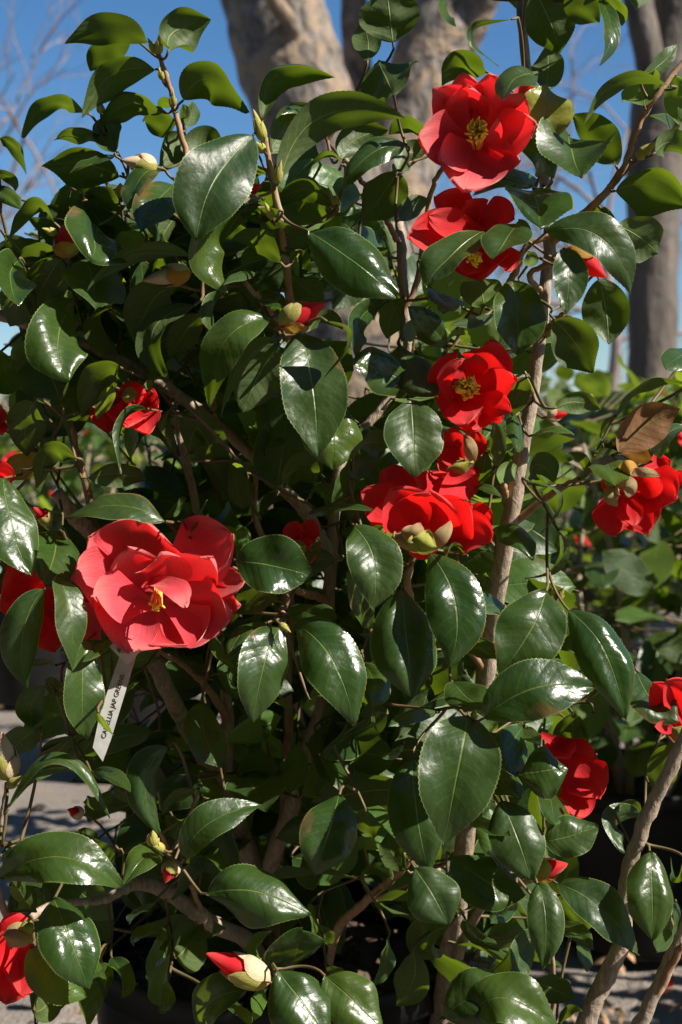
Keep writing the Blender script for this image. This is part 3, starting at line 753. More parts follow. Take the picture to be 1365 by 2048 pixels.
# leaf tables: base xy, middle xy, tip xy, width (all read off enlarged views of the photograph), roll, depth cm, pitch, fold, material
LEAVES = {
'A1': [(845,238,620,160,365,250,190,150,8),(740,235,600,300,515,405,170,160,11),(960,285,1000,180,1200,110,250,165,7),(885,395,640,430,470,670,210,152,7),
 (1045,570,1200,450,1406,645,275,150,6),(480,640,290,585,130,785,190,112,8),(560,760,440,755,310,800,170,120,10),(655,870,625,770,600,650,170,168,9),(905,630,735,585,545,730,190,142,8),
 (1005,700,920,690,820,690,170,165,10),(1060,720,1090,650,1095,575,95,170,11),(1045,715,1055,650,1040,590,60,30,10),(975,590,940,585,900,612,70,160,9),(680,1000,460,930,240,950,240,150,9),
 (650,880,540,920,400,985,130,70,7),(690,1170,580,1140,465,1200,180,150,9),(1080,940,1150,830,1270,830,220,165,10),(905,940,965,860,1030,755,170,160,9),
 (1440,770,1215,1050,1120,1372,400,12,2,.2,.3),(915,955,800,1020,735,1200,180,55,5),(990,1050,890,1160,800,1312,235,10,4),(0,785,90,830,150,995,110,120,10),(-40,980,50,1010,85,1090,90,130,9),(-60,1060,30,1100,120,1190,120,30,9)],
'A2': [(245,680,335,420,655,440,170,140,5),(345,1020,590,660,1055,675,240,150,3,0),(290,870,380,720,530,590,200,150,7),(1060,820,850,880,690,1075,200,35,4),(690,935,590,880,420,1030,130,95,6),
 (985,240,965,90,950,-60,340,175,7,.1,.05),(840,345,840,220,800,110,170,170,9),(990,540,930,420,905,345,380,168,6,None,.5),(680,900,780,790,960,740,190,160,8),(1215,800,1080,710,960,770,150,140,9),
 (1010,980,1080,880,1200,850,150,160,8),(1010,970,930,1100,800,1260,260,160,9),(1020,1250,1090,1180,1200,1140,120,170,8),(640,1170,480,1080,330,1160,140,150,6),(640,1180,550,1190,430,1200,150,170,7),
 (1300,-60,1270,60,1345,150,95,60,6),(250,960,210,970,165,1010,90,150,6),(240,1130,180,1120,60,1190,90,60,5),(340,1200,260,1210,170,1260,90,150,5),(560,720,470,620,345,650,120,60,7)],
'A3': [(250,410,110,370,0,500,190,150,9),(395,110,165,190,318,380,125,80,3),(520,-60,610,120,675,305,270,165,8),(590,510,600,390,600,255,180,170,9),(600,810,590,640,600,480,300,0,4.6,.1,.1,'leaf_old'),
 (530,430,430,440,350,570,230,48,1.5),(720,770,740,880,795,1005,430,20,4,None,.55),(620,1010,570,900,440,830,200,20,6),(985,940,900,790,740,650,220,165,8),(1300,490,1000,470,800,720,150,120,3),
 (1150,600,1130,500,1100,420,245,172,5,None,.1,'leaf_sunlit'),(1150,420,1240,370,1340,250,130,140,5),(1330,430,1340,560,1345,710,155,172,5,0,.1,'leaf_sunlit'),(1250,760,1300,720,1180,660,120,60,6),(1210,870,1300,810,1400,900,170,150,5),
 (985,1085,1180,1060,1400,1180,295,165,6,0),(760,-60,800,30,895,130,200,160,7),(890,-20,960,180,885,380,120,38,4),(920,-40,990,40,1020,150,130,160,6),(520,1080,540,1180,560,1290,380,20,4,None,.5),
 (500,1060,340,1060,160,1120,130,70,5),(550,1030,420,990,290,960,140,50,7)],
'B1': [(560,150,540,240,530,335,420,30,4,None,.5),(800,180,740,230,650,290,130,160,6,None,None,'leaf_sunlit'),(310,265,210,270,110,335,110,120,8),(490,335,530,470,545,620,370,10,5),(1080,320,760,290,500,520,150,118,3),
 (110,340,60,450,110,600,260,30,4,None,.5),(350,330,260,470,180,660,240,170,8),(430,575,330,800,395,1030,345,14,3),(350,1160,290,1000,230,860,330,170,6),(120,1060,40,980,-60,900,230,40,7),
 (190,800,130,860,60,900,110,170,7,None,None,'leaf_sunlit'),(960,500,850,600,770,820,260,165,5),(1100,600,870,750,960,1030,200,140,3),(1390,20,1180,250,1300,530,255,40,3),(1270,510,1190,640,1235,790,135,60,5),
 (680,950,560,1010,460,1220,205,160,4),(310,130,195,35,40,235,155,120,6),(470,10,400,70,500,195,120,150,10),(150,480,100,600,60,720,200,165,9),(1130,640,1050,760,960,900,170,150,8),(620,560,680,640,760,720,130,60,9),
 (820,1060,845,1050,860,1020,50,170,6,None,None,'leaf_sunlit'),(640,1060,600,1150,550,1251,90,150,5,None,None,'leaf_sunlit')],
'C1': [(200,10,150,130,155,320,215,160,5),(430,330,280,300,220,530,175,128,4),(230,310,140,360,40,440,155,168,8,None,None,'leaf_yellow'),(20,445,70,720,180,1000,300,18,2,.1),(320,740,310,880,250,1055,320,15,5),
 (940,690,680,600,375,670,240,52,0.6,0),(500,440,680,420,830,450,155,150,5),(835,50,690,130,690,420,120,82,4),(1000,30,930,150,990,310,170,100,5),(330,1000,400,1200,415,1537,195,20,1.2),
 (1080,780,1120,670,1180,565,85,100,4),(1075,300,1150,190,1300,580,260,140,6),(340,740,330,690,300,650,90,150,6),(930,660,1010,610,1060,560,100,130,6),(1010,770,1060,730,1010,690,90,80,5),(330,110,350,60,400,180,150,160,8)],
'B2': [(290,670,40,800,-61,1180,265,30,2,.1),(345,355,220,230,60,230,160,130,5),(200,410,120,430,20,480,75,60,4),(240,60,390,190,550,215,200,150,6),(515,185,760,345,1015,560,335,4,1,0,.12),
 (930,590,790,690,780,890,185,40,4),(1040,560,980,660,950,790,160,165,7),(1290,830,1200,720,1065,600,175,20,3),(1050,790,1100,740,1150,720,110,170,7,None,None,'leaf_sunlit'),(460,755,530,1060,560,1467,370,5,1,.1,.2),
 (610,690,745,780,600,1005,120,100,-0.5),(510,740,600,670,700,740,120,130,5),(330,830,220,1000,130,1210,275,170,5),(330,790,130,900,10,1240,110,130,4),(1110,1060,920,970,750,920,265,30,3),
 (1020,830,1110,980,1240,1120,235,20,4),(1500,175,1290,340,1180,500,265,42,1),(1200,500,1270,570,1365,640,150,60,3),(460,300,430,340,450,440,70,150,6,None,None,'leaf_sunlit'),(220,530,290,560,370,640,150,60,8),(400,420,480,500,590,560,200,150,9),(110,80,60,160,0,260,150,150,7)],
'C2': [(640,20,650,200,640,395,345,8,3,.1),(1090,5,1105,200,1110,440,335,5,2,.1),(790,260,880,240,975,260,160,170,6),(750,450,800,370,930,340,150,150,6),(360,470,440,400,530,460,240,120,5),(90,920,300,940,525,1005,330,3,2,0),
 (40,1180,200,1150,340,1150,150,30,4),(530,640,690,610,872,625,135,58,3),(760,715,880,910,870,1195,305,5,1,.15),(1195,870,1345,1170,1305,1522,330,8,1,.1),(1400,880,1330,830,1290,900,90,80,3),
 (480,960,520,870,560,780,100,60,4,None,None,'leaf_copper'),(60,360,100,500,130,620,220,150,7),(160,440,180,560,240,690,90,100,6),(500,560,560,500,640,540,120,120,7),(250,300,300,250,390,260,120,60,8)],
'E2': [(1040,-60,1065,250,1100,560,375,5,2,.1),(850,160,800,0,720,-160,175,40,3),(810,360,880,470,860,600,180,10,4),(345,155,250,370,195,700,305,8,1,.1),(430,135,640,340,765,715,335,3,0.6,.1),(270,130,130,190,50,330,155,50,3),(380,60,520,80,670,100,170,40,5),
 (330,980,220,960,100,1010,185,172,13,None,.05,'leaf_sunlit'),(400,1090,430,960,440,820,160,172,14,None,.05,'leaf_sunlit'),(470,1110,560,1010,600,900,195,172,13,None,.05,'leaf_sunlit'),(650,1060,720,960,790,860,175,172,14,None,.05,'leaf_sunlit'),
 (600,830,640,930,720,1040,150,60,9),(1230,640,1100,650,960,720,115,50,4),(945,650,880,680,920,790,55,60,6),(260,740,300,820,350,900,110,165,12,None,.05,'leaf_sunlit'),(1040,820,980,870,920,900,70,40,8),
 (1100,900,1120,1200,1195,1575,305,5,3,.1),(520,560,560,520,640,560,150,120,5),(150,330,60,420,100,560,180,60,7),(880,560,840,700,720,780,190,150,9)],
'E3': [(145,665,95,950,10,1392,440,5,0,.1,.15),(240,670,520,505,865,500,335,8,-0.4,0,.12),(590,-50,500,180,320,430,375,5,1,.1),(720,60,930,300,1040,680,295,10,1,.1),(670,280,830,290,1040,560,175,40,2),(170,200,230,260,300,340,170,20,3),
 (1110,410,1190,560,1350,690,260,30,5),(440,990,580,970,715,960,295,3,2,.1),(460,720,390,860,420,1010,215,10,4),(280,950,350,1030,450,1130,175,30,4),(740,640,740,750,740,870,200,170,8),(460,730,500,770,560,830,100,30,5),(860,640,800,760,840,890,60,120,8),
 (350,40,270,35,180,70,150,30,4),(60,470,150,560,240,640,240,30,6),(700,130,740,180,780,220,80,40,5)],
'G3': [(600,-120,620,0,640,120,170,20,4),(580,215,730,180,885,130,240,8,2,0),(340,-20,430,200,510,440,305,4,2,.1),(140,70,260,130,390,180,135,40,3),(60,300,250,440,470,515,300,10,3.5,.1),(540,455,590,650,575,940,205,4,1,.1),
 (655,455,900,590,1115,860,255,22,2,.1),(530,720,450,860,440,1010,165,20,3),(410,545,350,610,275,675,110,20,4),(800,740,810,850,825,955,95,20,4),(660,680,750,720,860,830,130,30,5),(10,1220,200,1085,470,1040,330,22,1,.1),(150,1215,370,1110,660,1290,320,22,0,.1),
 (480,1020,600,1040,750,1110,195,160,5),(130,650,200,750,325,830,130,60,4),(660,1251,710,1190,800,1180,90,60,4),(700,540,760,640,820,740,160,150,7),(380,440,330,340,250,280,120,40,5)],
'G2': [(1110,365,1220,530,1300,690,300,4,1,.1),(1060,370,980,280,960,160,135,165,5),(680,-50,620,170,540,410,315,4,2,.1),(-70,510,200,500,515,630,335,8,1,0),(410,960,430,850,470,725,370,18,3),(230,880,210,800,300,715,95,120,4,None,None,'leaf_sunlit'),
 (330,950,480,1140,620,1340,375,8,0,.1),(600,980,760,1120,930,1290,305,14,1,.1),(615,920,660,950,715,980,70,40,4),(260,1060,210,1140,195,1230,95,30,4,None,None,'leaf_sunlit'),(1290,700,1180,770,1215,890,220,165,6),(1100,850,1100,1000,1000,1150,205,168,6),
 (960,760,940,900,860,1040,180,60,10),(520,570,540,650,520,730,120,60,8),(560,680,590,740,620,810,120,150,9),(0,1120,90,1150,170,1260,180,60,5),(800,420,880,360,960,420,180,60,9),(830,40,850,120,870,200,160,165,8)],
'G1': [(10,420,340,300,700,480,295,14,0,0),(310,540,400,770,510,1055,335,4,1,.1),(180,820,300,1000,495,1100,240,18,2,.1,.1,'leaf_sunlit'),(930,290,830,300,700,465,175,28,2),(1050,310,1190,110,1490,5,205,18,1,0),
 (200,600,170,500,60,420,110,60,5),(80,360,150,420,230,480,130,40,6),(1100,60,1020,140,940,60,150,150,8),(1130,340,1180,300,1300,420,180,60,9),(0,300,60,290,110,330,80,120,4),(480,1060,560,960,600,1100,160,60,7),(200,1180,260,1150,300,1060,170,165,6),(60,460,110,520,160,590,70,150,5,None,None,'leaf_sunlit'),(1130,1270,1210,1120,1400,1060,260,20,4),(560,880,520,1060,500,1270,230,60,6),(870,560,800,610,740,680,120,60,9),(940,700,840,730,760,800,150,60,12),(960,1010,960,1100,900,1180,130,40,8),(640,880,700,980,690,1100,150,50,7)],
'E1': [(60,1160,340,895,630,1240,120,62,0.8),(50,1190,200,1005,420,965,80,125,2),(530,980,640,990,745,1095,115,50,2),(500,230,470,500,490,790,250,24,2),(560,640,600,710,650,768,70,120,0.3,None,None,'leaf_sunlit'),(320,370,240,350,160,390,80,120,7),
 (260,490,180,600,190,720,165,168,7),(390,520,320,490,255,460,95,168,6,None,None,'leaf_old'),(210,740,120,800,40,900,175,160,8),(1150,590,1170,780,1280,960,235,20,4),(1210,170,1250,290,1340,400,125,60,3),(960,840,830,1030,910,1340,195,40,3),
 (1110,1080,1000,1120,930,1220,95,130,5),(250,-60,130,200,160,510,225,28,2),(610,220,560,280,470,350,90,60,2.6),(700,520,740,500,790,470,60,120,6,None,None,'leaf_sunlit'),(420,780,330,860,250,960,180,165,8),(560,760,480,850,420,900,160,150,8),(640,1080,560,1150,470,1150,120,40,5)],
'C3': [(310,380,320,250,290,120,98,10,4),(515,200,640,170,750,200,115,60,6,None,None,'leaf_sunlit'),(490,460,680,560,560,755,125,90,3),(660,740,660,920,470,1020,135,110,4),(290,740,420,780,520,910,165,30,5),(480,450,560,370,640,480,175,150,6),
 (880,300,950,370,985,490,235,20,3.4),(780,450,810,370,720,300,95,130,5),(1000,300,1150,150,1355,50,235,165,3,0,.1,'leaf_copper'),(990,90,910,160,920,270,105,100,7),(1190,350,1100,300,1000,300,110,150,5,None,None,'leaf_copper'),(1380,150,1280,200,1240,330,200,60,6),
 (350,1170,270,1170,180,1200,155,30,4),(150,480,250,500,340,560,90,60,5),(330,480,360,420,420,370,110,170,7,None,None,'leaf_sunlit'),(400,60,430,180,430,300,110,40,6),(250,300,230,400,200,480,100,165,7),(200,1000,240,1040,250,980,90,40,6)],
'B3': [(590,185,910,215,1075,535,265,28,1,0),(695,275,725,440,690,655,195,8,0,.1),(1010,150,1130,220,1230,310,255,170,6),(890,450,930,630,945,820,265,174,4,.05,.05),(640,680,760,820,860,985,255,174,3,.05,.05),(400,460,430,670,430,885,295,8,2,.15,.45),
 (300,650,170,690,40,720,100,70,3),(240,600,225,520,225,445,235,172,5,None,.05,'leaf_sunlit'),(430,130,370,220,290,338,265,18,0.6),(650,1180,760,1150,900,1190,130,165,9),(480,1010,430,1110,400,1230,125,160,6),(1380,1050,1150,1060,990,1240,145,100,2),(1420,850,1340,900,1270,960,165,30,3),
 (1000,140,880,90,760,160,145,150,8),(30,800,70,770,130,760,80,60,5,None,None,'leaf_sunlit'),(100,560,50,600,0,640,130,50,5),(480,380,500,340,480,300,90,160,5,None,None,'leaf_sunlit'),(420,830,380,870,340,830,90,60,7)],
}
NLEAVES = {
'E3': [(1330,830,1260,950,1220,1110,175,170,3)],
'G3': [(1180,270,1195,520,1195,775,275,4,1,.1),(1130,70,980,100,1040,280,185,60,3),(1290,640,1260,740,1220,840,120,30,4),(1000,30,1060,0,1130,50,90,140,4),(1370,320,1330,420,1300,300,60,100,3),(1330,560,1340,640,1310,760,90,60,5)],

}
for tile, rows in LEAVES.items():
    for row in rows:
        add_leaf(tile, row, shrub)
for tile, rows in NLEAVES.items():
    for row in rows:
        add_leaf(tile, row, neigh)
NTRACED = len(leaf_bases)

# ------------------------------------------------------------------ flowers
FACE = -FWD
flower(shrub, 'F1', (650, 640), 3.6, [
 (500,500,300,280,190,190,260,4.2),(400,700,200,800,90,950,260,4.6),(600,540,595,290,600,55,560,3.0),(720,560,990,340,1240,180,430,2.8),(800,640,1060,570,1310,510,230,3.0),(800,660,1050,690,1270,700,270,3.4),
 (740,660,980,750,1200,800,430,1.9),(720,680,860,850,920,1015,420,2.4),(640,700,520,870,450,1000,540,2.0),(580,620,300,530,75,510,400,2.6),
 (600,590,520,440,470,305,310,1.6),(660,600,730,450,720,320,330,1.3),(720,620,900,470,1080,350,340,1.6),(640,700,420,670,215,640,330,0.7,2.6),(620,540,770,570,895,710,190,0.2,1.0,40)],
 mat='petal_sunlit', stamens=(680, 660, 2.0, 50, FACE * 0.6 - UPV * 0.6, 18, 0.024), disc=0.019)
flower(shrub, 'F2', (660, 760), 4.4, [
 (900,500,1120,330,1250,220,210,4.6),(620,620,540,330,510,125,300,3.6),(660,620,760,300,770,95,390,3.2),(560,680,380,420,240,270,380,2.4),(560,780,300,780,80,770,460,2.2),(620,860,580,1060,540,1280,620,2.4),(600,830,440,920,290,1000,340,1.6),
 (700,820,900,950,1090,1000,270,3.0),(720,790,980,740,1250,640,420,2.0),(740,720,960,520,1120,370,390,1.8),(640,700,600,470,560,260,480,2.4,4.6),(700,860,830,760,870,570,120,1.2)],
 mat='petal_sunlit', stamens=(655, 715, 2.6, 120, FACE + UPV * 0.25 - RGT * 0.1, 60, 0.02), disc=0.019)
flower(shrub, 'F3', (900, 500), 4.6, [
 (900,430,640,270,400,130,340,3.4),(820,430,1000,300,1170,330,290,4.0),(900,520,480,490,100,560,400,2.6),(850,430,520,360,180,370,180,3.0),(900,560,880,800,860,990,500,3.0),(950,600,1080,760,1120,920,260,2.4),(880,440,760,300,690,180,330,3.6),(900,560,770,760,670,950,320,2.8),(880,480,600,420,330,330,260,2.2)],
 stamens=(790, 770, 2.6, 60, FACE - UPV * 0.4 - RGT * 0.3, 16, 0.018))
flower(shrub, 'F4', (520, 820), 4.8, [
 (650,780,800,380,820,130,720,2.6),(520,920,560,1120,560,1260,720,2.8),(600,900,850,1050,1000,1090,320,2.4),(520,1150,120,700,380,240,280,2.0,3.0),(560,700,600,430,610,265,390,2.4,4.0),(600,820,900,660,1160,620,450,1.6,3.4),(560,850,850,930,1080,1020,370,1.4,3.0),
 (500,1050,200,650,460,330,210,1.4,2.2),(500,860,480,1040,520,1220,520,1.2,3.0)],
 stamens=(490, 720, 2.9, 150, FACE + RGT * 0.25 - UPV * 0.15, 80, 0.02), ws=1.02, disc=0.019)
flower(shrub, 'F4', (480, 1850), 7.0, [(480,1850,360,1560,330,1260,380,6.0),(500,1850,560,1560,620,1300,320,6.4),(440,1850,300,1700,150,1850,260,6.2)],
 sepals=[(520,1820,560,1560,450,1370,190,5.2,'sepal_cream'),(480,1930,420,1790,400,1680,400,5.4,'sepal')])
flower(shrub, 'F5', (630, 800), 3.6, [
 (620,520,420,250,355,50,300,6.0),(700,470,720,250,720,105,390,6.0),(800,480,960,280,1150,280,340,5.6),(600,700,300,450,70,310,330,4.0),(600,720,320,560,160,600,270,4.2),
 (640,780,480,540,340,285,440,2.2),(660,780,700,520,700,300,540,1.8),(700,770,900,560,1080,440,430,2.0),(900,660,1120,550,1290,600,270,3.6),(720,780,1020,680,1260,760,340,2.4)],
 sepals=[(600,900,640,800,680,680,250,0.8,'sepal'),(580,890,560,800,540,720,220,1.0,'sepal'),(560,850,560,710,600,600,280,1.5,'sepal_cream'),(520,850,430,760,370,690,150,2.0,'sepal_cream'),(650,870,800,740,900,580,150,1.5,'sepal_cream')])
flower(shrub, 'F7', (430, 560), 5.4, [
 (700,420,1000,330,1170,240,340,6.0),(900,500,1180,480,1340,390,270,5.6),(450,600,360,950,390,1310,500,5.0),(480,620,720,950,850,1230,580,4.4),(500,680,590,960,640,1190,310,3.6),(560,530,950,650,1290,790,620,3.8),(560,500,880,560,1020,480,390,3.0)],
 sepals=[(380,480,320,560,300,640,280,3.0,'sepal'),(380,560,330,750,400,910,260,2.8,'sepal_cream'),(420,480,570,600,540,770,260,2.4,'sepal_cream'),(430,440,560,340,720,330,240,2.6,'sepal_gold'),(560,420,800,400,1030,460,150,2.4,'sepal_cream')])
flower(shrub, 'F8', (260, 1450), 8.0, [(220,1450,180,1330,50,1190,340,7.0),(250,1420,150,1450,15,1500,260,6.6),(300,1480,330,1600,380,1760,310,6.4),(350,1500,550,1560,560,1700,330,6.6),(250,1450,300,1340,330,1270,300,7.2),(270,1470,200,1540,110,1610,260,6.2)])
flower(shrub, 'F8', (890, 40), 8.5, [(880,60,780,150,740,265,240,7.6),(900,60,960,180,1010,285,210,7.4),(880,60,860,170,850,262,230,7.0),(920,50,1010,90,1075,120,170,7.8)], sepals=[(900,-20,890,40,900,90,120,6.6,'sepal')])
flower(shrub, 'C2', (460, 860), 8.0, [(470,850,430,760,440,700,115,7.4),(480,850,500,760,530,690,105,7.6)], sepals=[(450,890,450,840,440,800,85,6.8,'sepal')])
flower(shrub, 'E3', (640, 900), 7.0, [(560,760,740,850,870,890,180,6.2),(700,880,800,990,890,1120,330,5.6),(680,980,750,1110,740,1225,270,5.4),(620,820,680,860,720,900,200,5.8)], ws=0.85)
flower(neigh, 'E3', (1400, 760), 4.0, [(1380,760,1300,600,1210,480,250,3.4),(1400,740,1340,560,1290,455,240,3.0),(1380,760,1290,720,1205,715,110,2.8)], sepals=[(1420,800,1360,760,1310,720,110,2.2,'sepal')], ws=0.85)
flower(shrub, 'G1', (80, 720), 5.0, [(80,720,60,900,30,1110,320,3.4),(60,720,10,900,-60,1050,320,4.0),(90,740,130,900,150,1080,210,3.8)], sepals=[(100,670,95,760,70,825,180,2.6,'sepal_cream'),(140,660,150,700,140,770,90,2.8,'sepal')])
flower(shrub, 'C1', (-70, 470), 6.0, [(-60,480,0,430,75,450,130,5.0),(-60,490,0,470,60,490,90,4.6)])
flower(shrub, 'C1', (-70, 130), 6.0, [(-60,130,0,100,45,110,90,5.0),(-60,130,-10,160,20,195,80,4.6)])

bud(shrub, 'A1', (890, 950), (695, 910), 120, 6, 'sepal_cream', ('sepal', 'sepal_cream', 'sepal'), 0.2)
bud(shrub, 'B1', (395, 325), (355, 140), 150, 4.5, 'petal', ('sepal_gold', 'sepal', 'sepal_cream'), 0.5)
bud(shrub, 'B1', (1080, 410), (810, 460), 120, 4, 'sepal_cream', ('sepal_gold', 'sepal_cream', 'sepal'), 0.6)
bud(shrub, 'B2', (345, 715), (598, 585), 165, 1.5, 'petal', ('sepal', 'sepal_gold', 'sepal_gold'), 0.35)
bud(shrub, 'B3', (720, 275), (930, 440), 165, 2.6, 'petal', ('sepal_gold', 'sepal', 'sepal_cream'), 0.4)
bud(shrub, 'G3', (520, 395), (715, 340), 130, 3, 'petal', ('sepal', 'sepal_gold', 'sepal_cream'), 0.3)
bud(shrub, 'G1', (1530, 1010), (1175, 850), 180, 1.5, 'petal', ('sepal', 'sepal_cream', 'sepal_cream'), 0.3)
bud(shrub, 'E1', (50, 1020), (10, 750), 150, 2.5, 'sepal_cream', ('sepal', 'sepal_cream', 'sepal'), 0.25)
bud(shrub, 'C3', (600, 95), (712, 75), 65, 14, 'petal', ('sepal', 'sepal_cream'), 0.3)
bud(shrub, 'A2', (130, 1100), (240, 1050), 70, 5, 'petal', ('sepal_cream',), 0.2)
bud(shrub, 'G1', (990, 330), (940, 450), 100, 5, 'petal', ('sepal_cream', 'sepal'), 0.3)
bud(shrub, 'C1', (300, 700), (190, 610), 90, 9, 'petal', ('sepal_cream', 'sepal'), 0.3)
bud(shrub, 'G1', (470, 60), (385, 30), 70, 12, 'petal', ('sepal_cream',), 0.2)
# slim green leaf buds at shoot tips
for tl, b, t, w, D in (('A1',(890,300),(840,215),36,6.5),('A1',(905,305),(905,195),40,6),('A1',(575,640),(572,570),40,8),('A1',(925,450),(900,375),26,7),('A1',(985,600),(985,520),36,7),('A1',(690,1110),(685,1040),60,7),
                       ('A2',(250,800),(190,620),60,3.5),('A2',(250,860),(200,800),50,3.8),('A2',(320,1040),(350,910),50,2.6),('A2',(300,1240),(255,1150),40,4),('A2',(650,1180),(615,1060),40,5.5),('A2',(670,1170),(662,1100),30,5.5),
                       ('A3',(1110,900),(1220,800),60,4.5),('A3',(635,1170),(715,1135),34,8),('B3',(515,1105),(470,970),40,8.5),('B3',(600,770),(618,735),26,9),('E2',(345,140),(405,185),36,0.5),('E3',(180,670),(190,620),34,0.4),
                       ('C3',(620,1100),(625,1070),30,6),('C3',(650,1130),(695,1065),50,6),('G1',(870,230),(870,150),70,2.5),('G1',(930,260),(850,215),50,2.6),('E1',(50,1060),(130,1000),50,2.2),('B1',(320,190),(240,160),40,4.3)):
    bud(shrub, tl, b, t, w, D, 'sepal', ('sepal', 'leaf_sunlit') if False else ('sepal',), 0.0, 4)
# ------------------------------------------------------------------ leaves deep inside the shrub
AVOID = [(640, 640, 90), (700, 760, 60), (760, 690, 70), (655, 480, 40), (700, 800, 60), (420, 130, 260), (150, 150, 260), (20, 420, 90), (640, 150, 220), (900, 150, 200), (60, 950, 120), (170, 930, 110), (270, 930, 80),
         (60, 1320, 130), (60, 1600, 170), (1250, 1650, 150), (1300, 1900, 230), (1250, 500, 240), (1200, 800, 120), (1300, 1400, 150), (700, 1790, 50), (230, 1900, 100), (780, 1960, 130), (300, 1430, 60), (40, 2020, 100), (1020, 760, 60),
         (990, 480, 120), (230, 330, 90), (15, 470, 60), (1280, 1150, 190), (1130, 820, 90), (520, 700, 20)]
def ok_px(x, y):
    for ax, ay, r in AVOID:
        if (x - ax) ** 2 + (y - ay) ** 2 < r * r: return False
    return True
def rand_leaf(c, L, rg, up_bias=0.5):
    d = norm(rg.standard_normal(3) * [1, 0.8, 0.7] + np.array([0, -0.15, -0.15]))
    n = norm(rg.standard_normal(3) * 0.8 + np.array([0.25, -0.35, up_bias]))
    n = norm(n - d * (n @ d))
    b = c - d * L / 2; t = c + d * L / 2; m = c + n * L * rg.uniform(0.02, 0.14)
    return b, m, t, n
def blade_n(b, m, t, W, n, **kw):
    """blade with a given normal instead of a roll"""
    T = norm(t - b); Vw = norm(CAMP - m); S0 = norm(np.cross(T, Vw)); N0 = norm(np.cross(S0, T))
    ang = math.degrees(math.atan2(n @ S0, n @ N0))
    sgn = 1.0 if (S0 @ SUNUP) >= 0 else -1.0
    return blade(b, m, t, W, ang * sgn, **kw)
rg = np.random.default_rng(99)
sn = np.array(stem_net[id(shrub)]) - CAMP; SPD = sn @ FWD; SPX = 682.5 + FPX * (sn @ RGT) / SPD; SPY = 1024 - FPX * (sn @ UPV) / SPD
inner_y = MB(); inner = MB(); cnt = 0; tries = 0
while cnt < 1150 and tries < 26000:
    tries += 1
    x, y = rg.uniform(60, 1130), rg.uniform(430, 1960)
    if x > 760 and y < 560: continue
    if not ok_px(x, y): continue
    d = rg.uniform(0.95, 1.38) if rg.uniform() < 0.93 else rg.uniform(0.9, 1.0)
    c = P(x, y, d)
    if math.hypot(c[0] - pot_c[0], (c[1] - pot_c[1])) > 0.34: continue
    if c[2] < 0.32: continue
    if np.any((np.hypot(SPX - x, SPY - y) < 48) & (SPD > d - 0.03)): continue       # keep the wood that shows in view
    L = rg.uniform(0.052, 0.08); b, m, t, n = rand_leaf(c, L, rg)
    V, f, uv = blade_n(b, m, t, L * rg.uniform(0.46, 0.56), n, fold=rg.uniform(0.05, 0.3), nu=18, nv=4, rg=rg)
    (inner if rg.uniform() < 0.7 else inner_y).add(V, f, uv); cnt += 1
    leaf_bases.append((b, norm(b - m), shrub))
cnt = 0; tries = 0
while cnt < 130 and tries < 5000:                       # small and edge-on leaves between the large ones
    tries += 1
    x, y = (rg.uniform(40, 720), rg.uniform(320, 900)) if rg.uniform() < 0.6 else (rg.uniform(330, 1000), rg.uniform(900, 1750))
    if not ok_px(x, y): continue
    d = rg.uniform(0.895, 0.975)
    if np.any((np.hypot(SPX - x, SPY - y) < 42) & (SPD > d - 0.03)): continue
    c = P(x, y, d); L = rg.uniform(0.04, 0.072); b, m, t, n = rand_leaf(c, L, rg, 0.7)
    V, f, uv = blade_n(b, m, t, L * rg.uniform(0.4, 0.56), n, fold=rg.uniform(0.0, 0.6), curl=rg.uniform(0, 0.9), twist=rg.normal() * 25, nu=30, nv=6, rg=rg)
    (inner if rg.uniform() < 0.75 else inner_y).add(V, f, uv); cnt += 1
    leaf_bases.append((b, norm(b - m), shrub))
obj('inner_leaves', inner.mesh('inner_leaves'), M['leaf'], shrub, kind='stuff')
obj('inner_leaves', inner_y.mesh('inner_leaves'), M['leaf_sunlit'], shrub, kind='stuff')
# shoots above and to the right of the frame that shade the leaves in view
over = MB()
for i in range(46):
    x, y, d = rg.uniform(980, 1420), rg.uniform(-330, -40), rg.uniform(0.86, 1.12)
    c = P(x, y, d); L = rg.uniform(0.06, 0.08); b, m, t, n = rand_leaf(c, L, rg)
    V, f, uv = blade_n(b, m, t, L * 0.5, n, fold=0.15, nu=18, nv=4, rg=rg); over.add(V, f, uv)
    leaf_bases.append((b, norm(b - m), shrub))
obj('upper_leaves', over.mesh('upper_leaves'), M['leaf'], shrub, kind='stuff')

